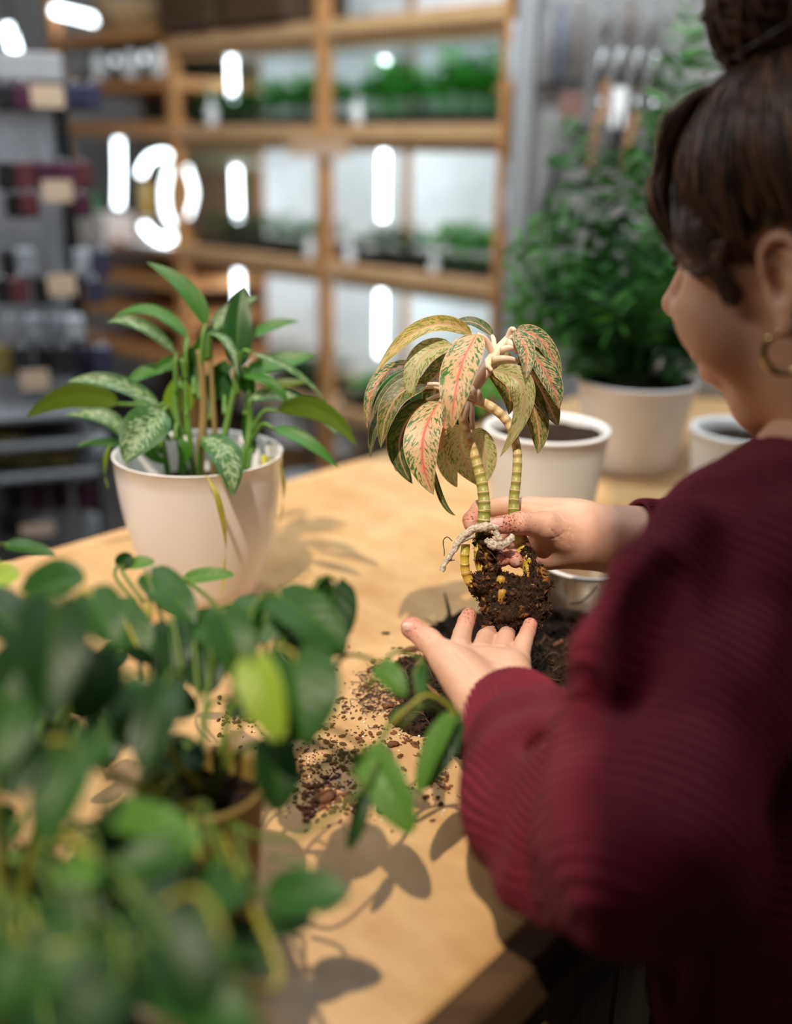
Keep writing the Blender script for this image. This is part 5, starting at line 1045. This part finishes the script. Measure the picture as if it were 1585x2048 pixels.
SKIN.bump(SKIN.math('ADD', SKIN.noise(SKIN.coord('World'), 300, 4, .7), SKIN.noise(SKIN.coord('World', (.4, 1, 1)), 120, 3, .7)), .10, .0012); SKIN = SKIN.m
BV, BF = cat([(LV, LF), (RV, RF), (HV, HF), (TV, TF)])
def near(pts_, r): 
    d = np.min([np.linalg.norm(BV-pt(*p), axis=1) for p in pts_], 0); return np.clip(1-d/r, 0, 1)
tips = [(938, 1232, .936), (987, 1262, .958), (1018, 1258, .952), (1061, 1250, .920), (824, 1256, .868), (943, 1048, .955), (1005, 1117, .944), (1032, 1121, .947), (1000, 1050, .931)]
flush = np.clip(near(tips, .030)*1.3, 0, 1); dirt = np.clip(near(tips, .045)*1.1+.25*near([(960, 1300, .88), (1040, 1046, .94), (1000, 1020, .99)], .05), 0, 1)
tone = np.zeros(len(BV)); nL = len(LV)+len(RV); tone[nL:] = .35
hl_ = HVl; lips = np.clip(1-np.abs(np.linalg.norm((hl_-np.array([0, .096, -.069]))/np.array([.024, .014, .011]), axis=1))*.8, 0, 1); flush[nL:nL+len(HV)] = np.maximum(lips*1.6, .5*np.exp(-((hl_-np.array([-.04, .07, -.045]))**2).sum(1)/.02**2)).clip(0, 1)
HPc = HO.copy(); HPc[2] = 0; PO = np.array([HI[0], HI[1], 0])
person = thing('person', PO, 'woman with brown hair in a bun and ribbed maroon jumper, repotting at the bench', 'person')
body = mk('body', BV, BF, SKIN, person, True, None, {'flush': flush, 'dirt': dirt, 'tone': tone})
NAIL = plain('nail', (.70, .42, .36), .25)
def nail(c, n, t, l, w_):
    n = n/np.linalg.norm(n); t = t-n*(t@n); t /= np.linalg.norm(t); b = np.cross(n, t); V = []; Fc = []
    for j in range(7):
        for i in range(7):
            u, v = i/3-1, j/3-1; k_ = 1-.18*v*v*(v > 0)-.12*abs(v*u); V.append(c+b*u*w_/2*k_+t*v*l/2*(1-.1*u*u)-n*(u*u*w_*.20+v*v*.0005)+n*.0005)
    Fc = [(j*7+i, j*7+i+1, (j+1)*7+i+1, (j+1)*7+i) for j in range(6) for i in range(6)]; return mk('nail', V, Fc, NAIL, person)
def nail_at(S_, x, y, d, tx, ty, l, w_, n=None):
    h_ = ray_hit(S_, pt(x, y, d)); 
    if h_ is None: return
    i = np.round((h_-S_.lo)/S_.h).astype(int); g_ = np.array([S_.F[i[0]+1, i[1], i[2]]-S_.F[i[0]-1, i[1], i[2]], S_.F[i[0], i[1]+1, i[2]]-S_.F[i[0], i[1]-1, i[2]], S_.F[i[0], i[1], i[2]+1]-S_.F[i[0], i[1], i[2]-1]]); g_ /= np.linalg.norm(g_)
    nail(h_, g_, R_*tx-U_*ty, l, w_)
nail_at(LHs, 815, 1252, .868, -1, -.3, .010, .009); nail_at(RHs, 994, 1043, .931, -1, -.1, .012, .0095); nail_at(RHs, 942, 1052, .955, -.1, 1, .009, .008); nail_at(RHs, 998, 1122, .944, .1, 1, .007, .0065); nail_at(RHs, 1034, 1124, .947, .3, 1, .007, .006)
# tattoo line on the wrist
hp_ = [ray_hit(LHs, pt(x, y, .82)) for x, y in ((988, 1364), (1000, 1368), (1010, 1374), (1018, 1380))]
if all(h_ is not None for h_ in hp_): tube('tattoo', [h_+(h_-CAM)*-.0008 for h_ in hp_], [.0012, .0005], plain('tattoo_ink', (.20, .16, .17), .6), person, 6, 10)
# eye, lashes, brow
EYEW = plain('eye_white', (.7, .66, .62), .2); LASH = plain('lash', (.02, .012, .01), .7)
for sx in (-1, 1):
    V, Fc, uv = lathe([(0.0005, -.0118), (.006, -.0102), (.0102, -.006), (.0118, 0), (.0102, .006), (.006, .0102), (.0005, .0118)], (0, 0, 0), 16); V = hw(V+np.array([sx*.031, .0715, -.003])); mk('eye', V, Fc, EYEW, person)
    tube('eyelashes', hw([(sx*.018, .083, -.002), (sx*.03, .087, -.004), (sx*.043, .079, -.003), (sx*.049, .072, .001)]), [.0022, .0026, .0016], LASH, person, 8, 12)
    tube('eyebrow', hw([(sx*.014, .090, .017), (sx*.03, .088, .023), (sx*.046, .074, .021), (sx*.054, .062, .014)]), [.0028, .003, .0012], LASH, person, 8, 12)
# ---- hair
HAIRM = Mat('brown_hair', .42, .5); _t = HAIRM.n('ShaderNodeAttribute'); _t.attribute_name = 'tone'; HAIRM.color(HAIRM.ramp(_t.outputs['Fac'], [(0, (.012, .007, .005)), (.5, (.060, .030, .017)), (.85, (.19, .085, .040)), (1, (.33, .165, .08))]))
_n = HAIRM.noise(HAIRM.coord('World'), 200, 2); HAIRM.bump(_n, .2, .001); HAIRM = HAIRM.m
hc = np.array([0, -.014, .030]); hr = np.array([.081, .096, .094])
s = SDF((-.11, -.15, -.10), (.11, .12, .20), .003)
s.ell(hc, hr*.97); s.ell((0, -.005, .150), (.040, .042, .040), k=.02)
zz = np.arange(3)
gx = np.stack(np.meshgrid(*s.ax, indexing='ij'), -1); X_, Y_, Z_ = gx[..., 0], gx[..., 1], gx[..., 2]
def hairline(y): return np.where(y > .006, -.047+.70*y, np.where(y > -.032, .004+0*y, -.045+.3*(y+.03)))
cut_ = hairline(Y_)-Z_; s.F = np.maximum(s.F, cut_.astype(np.float32)*.7)
V, Fc = s.mesh(); Nn = vnormals(V, Fc)
ang = np.arctan2(V[:, 0], V[:, 1]); V = V+Nn*(.0025*vnoise(np.stack([ang*8, V[:, 2]*20, V[:, 1]*20], 1), 1.5, 3))[:, None]
capV = hw(V); capF = Fc; tone_cap = np.full(len(V), .12)
mbV = [capV]; mbF = [tuple(f) for f in capF]; tn = [tone_cap]; nv_ = len(capV)
def strand(P, r, t, seg=5):
    global nv_
    V, Fc, uv = tubeg(P, r, seg, False); mbV.append(hw(V)); mbF.extend(tuple(i+nv_ for i in f) for f in Fc); tn.append(np.full(len(V), t)); nv_ += len(V)
bc = np.array([0, -.005, .135])
def surf(d, k=1.0): d = d/np.linalg.norm(d); return hc+d/np.linalg.norm(d/hr)*k
cnt_ = 0
while cnt_ < 3200:
    a = nrs.rand()*6.28; 
    d = np.array([math.sin(a), math.cos(a), 0]); y = surf(d)[1]
    p0 = None
    zh_ = float(hairline(np.array(y*.93)))+.006+abs(nrs.randn())*.025
    d0_ = np.array([d[0]*1.0, d[1]*1.0, (zh_-hc[2])/.09]); p0 = surf(d0_)
    if p0[2] > .12: continue
    P = []; db = bc-hc; db = db/np.linalg.norm(db); d0n = (p0-hc)/np.linalg.norm(p0-hc); w1, w2 = nrs.rand()*6.28, nrs.randn()*.05; front = max(0, d0n[1])
    bulge = .003+.004*front+.005*nrs.rand(); side = np.cross(d0n, db); side /= np.linalg.norm(side)+1e-9
    for t in np.linspace(0, 1, 14):
        q = d0n*(1-t)+db*t; q = q/np.linalg.norm(q)+side*(w2*math.sin(math.pi*t)+.04*math.sin(5*t+w1)*math.sin(math.pi*t)); p = surf(q)
        nn = q/np.linalg.norm(q); p = p+nn*(bulge*math.sin(math.pi*min(t*1.1, 1))+.0015*math.sin(9*t+w1*2)+.0012*nrs.rand()*0); P.append(p)
    strand(np.array(P), [.0006, .0010, .0010, .0007], .25+.75*nrs.rand()**1.5, 4); cnt_ += 1
# loose locks over the temple and forehead
for i in range(260):
    x0 = nrs.uniform(-.055, .03); k_ = nrs.rand(); P = [(x0, .030+.010*k_, .110), (x0-.010, .052+.010*k_, .096), (x0*.7-.024, .066+.007*k_, .066), (x0*.5-.042-.004*k_, .070+.006*k_, .035+.01*k_), (-.064-.004*k_, .054+.008*k_, .012-.010*k_), (-.072-.003*k_, .030+.01*k_, .000-.016*k_), (-.076, .006+.006*k_, .008+.004*k_)]
    P = np.array(P)+nrs.randn(7, 3)*.002; strand(spline(P, 22), [.0006, .0011, .0011, .0009, .0005], .3+.7*nrs.rand()**1.3, 4)
for i in range(60):
    k_ = nrs.rand(); P = [(-.060, .055*k_+.01, .05), (-.077, .035+.02*k_, .01), (-.0745, .024+.012*k_, -.018), (-.070, .018+.01*k_, -.036-.008*nrs.rand())]; strand(spline(np.array(P)+nrs.randn(4, 3)*.0015, 12), [.001, .0016, .0006], .2+.4*nrs.rand())
bcc = np.array([0, -.006, .155])
for i in range(800):
    n = nrs.randn(3); n[2] *= .6; n /= np.linalg.norm(n); a = np.cross(n, [.2, .5, 1]); a /= np.linalg.norm(a); b = np.cross(n, a); r0_ = .030+.017*nrs.rand()**.6; a0 = nrs.rand()*6.28; ln = 1.6+3.2*nrs.rand(); w1 = nrs.rand()*6
    P = [bcc+(a*math.cos(a0+t*ln)+b*math.sin(a0+t*ln))*r0_*(1+.10*math.sin(3*t+w1))*np.array([1.05, 1.05, .98])+n*.016*math.sin(w1+2*t) for t in np.linspace(0, 1, 16)]; strand(np.array(P), [.0006, .0015, .0015, .0006], .2+.8*nrs.rand()**1.4, 4)
for i in range(60):
    n = nrs.randn(3); n /= np.linalg.norm(n); P = [bcc+n*.035, bcc+n*.048+nrs.randn(3)*.008, bcc+n*.052+nrs.randn(3)*.014, bcc+n*.045+nrs.randn(3)*.02]; strand(spline(P, 12), [.0005, .0004], .3+.5*nrs.rand())
mk('hair', np.vstack(mbV), mbF, HAIRM, person, True, None, {'tone': np.concatenate(tn)})
# earrings
GOLD = plain('brushed_gold', (.60, .46, .20), .2, .5, 1)
ec = hw(np.array([[-.078, -.012, -.080]]))[0]; ea, eb = hf*.92+xr*-.3, hu
ea /= np.linalg.norm(ea); P = [ec+(ea*math.cos(t)+eb*math.sin(t))*.0135 for t in np.linspace(.35*math.pi+.2, 2.35*math.pi-.0, 40)]
tube('hoop_earring', P, [.0026]*40, GOLD, person, 12); V, Fc, uv = lathe([(.0005, -.002), (.0026, 0), (.0005, .002)], hw(np.array([[-.0795, -.018, -.050]]))[0], 12); mk('stud_earring', V, Fc, GOLD, person)

# ---- jumper
h_s = .0042
s = SDF(np.min([SL, EL, SR, ER, CH, HI, LW], 0)-[.15, .22, .10], np.max([SL, EL, SR, ER, CH, HI, RW], 0)+[.20, .16, .16], h_s)
s.chain([SL, AM, EL], [.064, .060, .060], .03)
s.chain([EL, pt(1165, 1625, .665), pt(1075, 1520, .735), pt(1030, 1455, .775)], [.062, .056, .052, .034], .02)
s.cap(SL, NB+UP*-.022, .062, .054, .04); s.cap(NB+UP*-.022, SR, .054, .062, .04)
s.chain([SR, ER], [.068, .060], .03); s.chain([ER, pt(1330, 1085, 1.035)], [.060, .044], .02)
s.cap(NB+UP*-.06, CH, .085, .125, .05); s.cap(CH, WA, .128, .130, .06); s.cap(WA, HI, .130, .155, .06); s.cap(HI, HI+UP*-.10, .155, .15, .03)
# folds
for P, r in (([pt(1365, 1055, .655), pt(1290, 1180, .61), pt(1225, 1310, .59), pt(1200, 1400, .60)], (.016, .017, .016, .012)), ([pt(945, 1560, .70), pt(985, 1650, .665), pt(1060, 1740, .62)], (.008, .010, .010)), ([pt(1005, 1500, .70), pt(1050, 1600, .655), pt(1130, 1700, .60)], (.009, .012, .010)),
             ([pt(1075, 1460, .715), pt(1120, 1560, .65), pt(1150, 1640, .60)], (.010, .014, .012)), ([pt(1160, 1500, .60), pt(1190, 1620, .565), pt(1230, 1740, .535)], (.010, .012, .012)), ([pt(1000, 1700, .68), pt(1090, 1790, .62), pt(1200, 1840, .56)], (.010, .012, .012))):
    s.chain(P, r, .03)
for P, r in (([pt(1335, 1150, .60), pt(1275, 1290, .575), pt(1235, 1390, .58)], (.010, .014, .010)), ([pt(1090, 1600, .64), pt(1130, 1680, .59)], (.008, .010)), ([pt(1095, 1510, .66), pt(1118, 1575, .63)], (.010, .010))):
    for j in range(len(P)-1): s.cap(P[j], P[j+1], r[j], r[j+1], .02, cut=True)
V, Fc = s.mesh(); Nn = vnormals(V, Fc)
axU = (EL-SL)/np.linalg.norm(EL-SL)
def seg(P, a, b): ba = b-a; t = np.clip((P-a)@ba/(ba@ba), 0, 1); return np.linalg.norm(P-a-t[:, None]*ba, axis=1), t
dU = np.minimum(seg(V, SL, AM)[0], seg(V, AM, EL)[0])-.064; fa = LW-EL; L_ = np.linalg.norm(fa); fa = fa/L_; dFo, tF = seg(V, EL, LW); dFo = dFo-.055
ra_ = RW-ER; ra_ /= np.linalg.norm(ra_); dR, tR = seg(V, ER, RW); dR = dR-.055
def angph(P, o, ax, N, ref):
    e1 = ref-ax*(ref@ax); e1 /= np.linalg.norm(e1); e2 = np.cross(ax, e1); q = P-o; return (np.arctan2(q@e2, q@e1)/(2*math.pi)+.5)*N
phase = (V@axU)/.0078
mF = (dFo < dU) & (tF > .12); phase = np.where(mF, angph(V, EL, fa, 62, -F_), phase)
mR = (dR < .03) & (dR < dU-.02); phase = np.where(mR, angph(V, ER, ra_, 56, -F_), phase)
disp = .0040*vnoise(V, 16, 2)+.0022*vnoise(V, 38, 4)+np.where(mF & (tF < .93), .0032*np.sin(tF*26+1.6*vnoise(V, 14, 6)*3)*np.clip((.93-tF)*6, 0, 1), 0); V = V+Nn*disp[:, None]
KN = Mat('maroon_knit', .85, .2); _a = KN.n('ShaderNodeAttribute'); _a.attribute_name = 'phase'
_s = KN.math('SINE', KN.math('MULTIPLY', _a.outputs['Fac'], 2*math.pi)); _y = KN.noise(KN.coord('World'), 700, 3, .7); _y2 = KN.noise(KN.coord('World'), 60, 3, .5)
_c = KN.ramp(_y2, [(.3, (.165, .010, .026)), (.7, (.225, .016, .036))]); _c = KN.mix(KN.math('MULTIPLY', _y, .5), _c, (.10, .008, .018)); KN.color(_c)
KN.b.inputs['Sheen Weight'].default_value = .08; KN.b.inputs['Sheen Roughness'].default_value = .5; KN.b.inputs['Sheen Tint'].default_value = (1, .35, .45, 1)
KN.bump(KN.math('ADD', KN.math('MULTIPLY', _s, .5), KN.math('MULTIPLY', _y, .25)), .9, .0045); KN = KN.m
jumper = mk('jumper', V, Fc, KN, person, True, None, {'phase': phase})
def cuff(name, P, R, N, dep, start=0.0):
    P = spline(P, 46); T, Nf, B = frames(P); seg_ = N*8; V = []; ph_ = []
    R = np.interp(np.linspace(0, 1, 46), np.linspace(0, 1, len(R)), R)
    for j in range(46):
        for i in range(seg_):
            a = 2*math.pi*i/seg_; e = R[j]+dep*math.cos(a*N)*min(1, (45-j)/3+.3); V.append(P[j]+(Nf[j]*math.cos(a)+B[j]*math.sin(a))*e); ph_.append(.25)
    # inner turn
    for j, k_ in ((45, .93), (42, .90), (36, .88)):
        for i in range(seg_):
            a = 2*math.pi*i/seg_; V.append(P[j]+(Nf[j]*math.cos(a)+B[j]*math.sin(a))*R[j]*k_); ph_.append(.25)
    m = 49; Fc = [(j*seg_+i, j*seg_+(i+1) % seg_, (j+1)*seg_+(i+1) % seg_, (j+1)*seg_+i) for j in range(m-1) for i in range(seg_)]
    return mk(name, V, Fc, KN, jumper, True, None, {'phase': ph_})
cuff('cuff', [pt(1085, 1530, .725), pt(1052, 1482, .758), pt(1030, 1440, .785), pt(1018, 1412, .803)], [.045, .0455, .0445, .0415, .037], 54, .0013)
cuff('cuff', [pt(1360, 1095, 1.04), pt(1310, 1088, 1.035), pt(1283, 1084, 1.032), pt(1268, 1082, 1.03)], [.046, .046, .045, .043], 54, .0013)
# collar
P = [NB-UP*.004+(xr*math.cos(t)*.064+fH*math.sin(t)*.058)+UP*.012*math.cos(t-1.2) for t in np.linspace(0, 2*math.pi, 49)]
mk('collar', *tubeg(P, [.011]*49, 12)[:2], KN, jumper, True, None, {'phase': np.repeat(np.linspace(0, 70, 49), 12)})
# trousers and shoes
TR = plain('black_trousers', (.010, .0095, .009), .8)
s = SDF(np.array([HI[0]-.3, HI[1]-.3, .02]), np.array([HI[0]+.3, HI[1]+.3, HI[2]+.05]), .01); hl2 = HI+UP*-.08
s.cap(HI+UP*-.06, hl2-UP*.04, .150, .155, .03)
for sx in (-1, 1):
    h0 = hl2-UP*.06+xr*sx*.08; s.chain([h0, h0*np.array([1, 1, 0])+UP*.45+fH*.02, h0*np.array([1, 1, 0])+UP*.09], [.09, .065, .05], .03)
V, Fc = s.mesh(); mk('trousers', V, Fc, TR, person)
for sx in (-1, 1):
    h0 = (HI+xr*sx*.08)*np.array([1, 1, 0]); s = SDF(h0-[.2, .2, .01], h0+[.2, .2, .14], .006); s.cap(h0+UP*.045-fH*.05, h0+UP*.035+fH*.14, .045, .036, .02); s.cap(h0+UP*.05, h0+UP*.10, .045, .05, .02); V, Fc = s.mesh(); V[:, 2] = np.maximum(V[:, 2], .001); mk('shoe', V, Fc, BLACKP, person)
print('HIP dist to table edge', (HI-P0)@N3, (WA-P0)@N3, (CH-P0)@N3, HI, NB, HO)
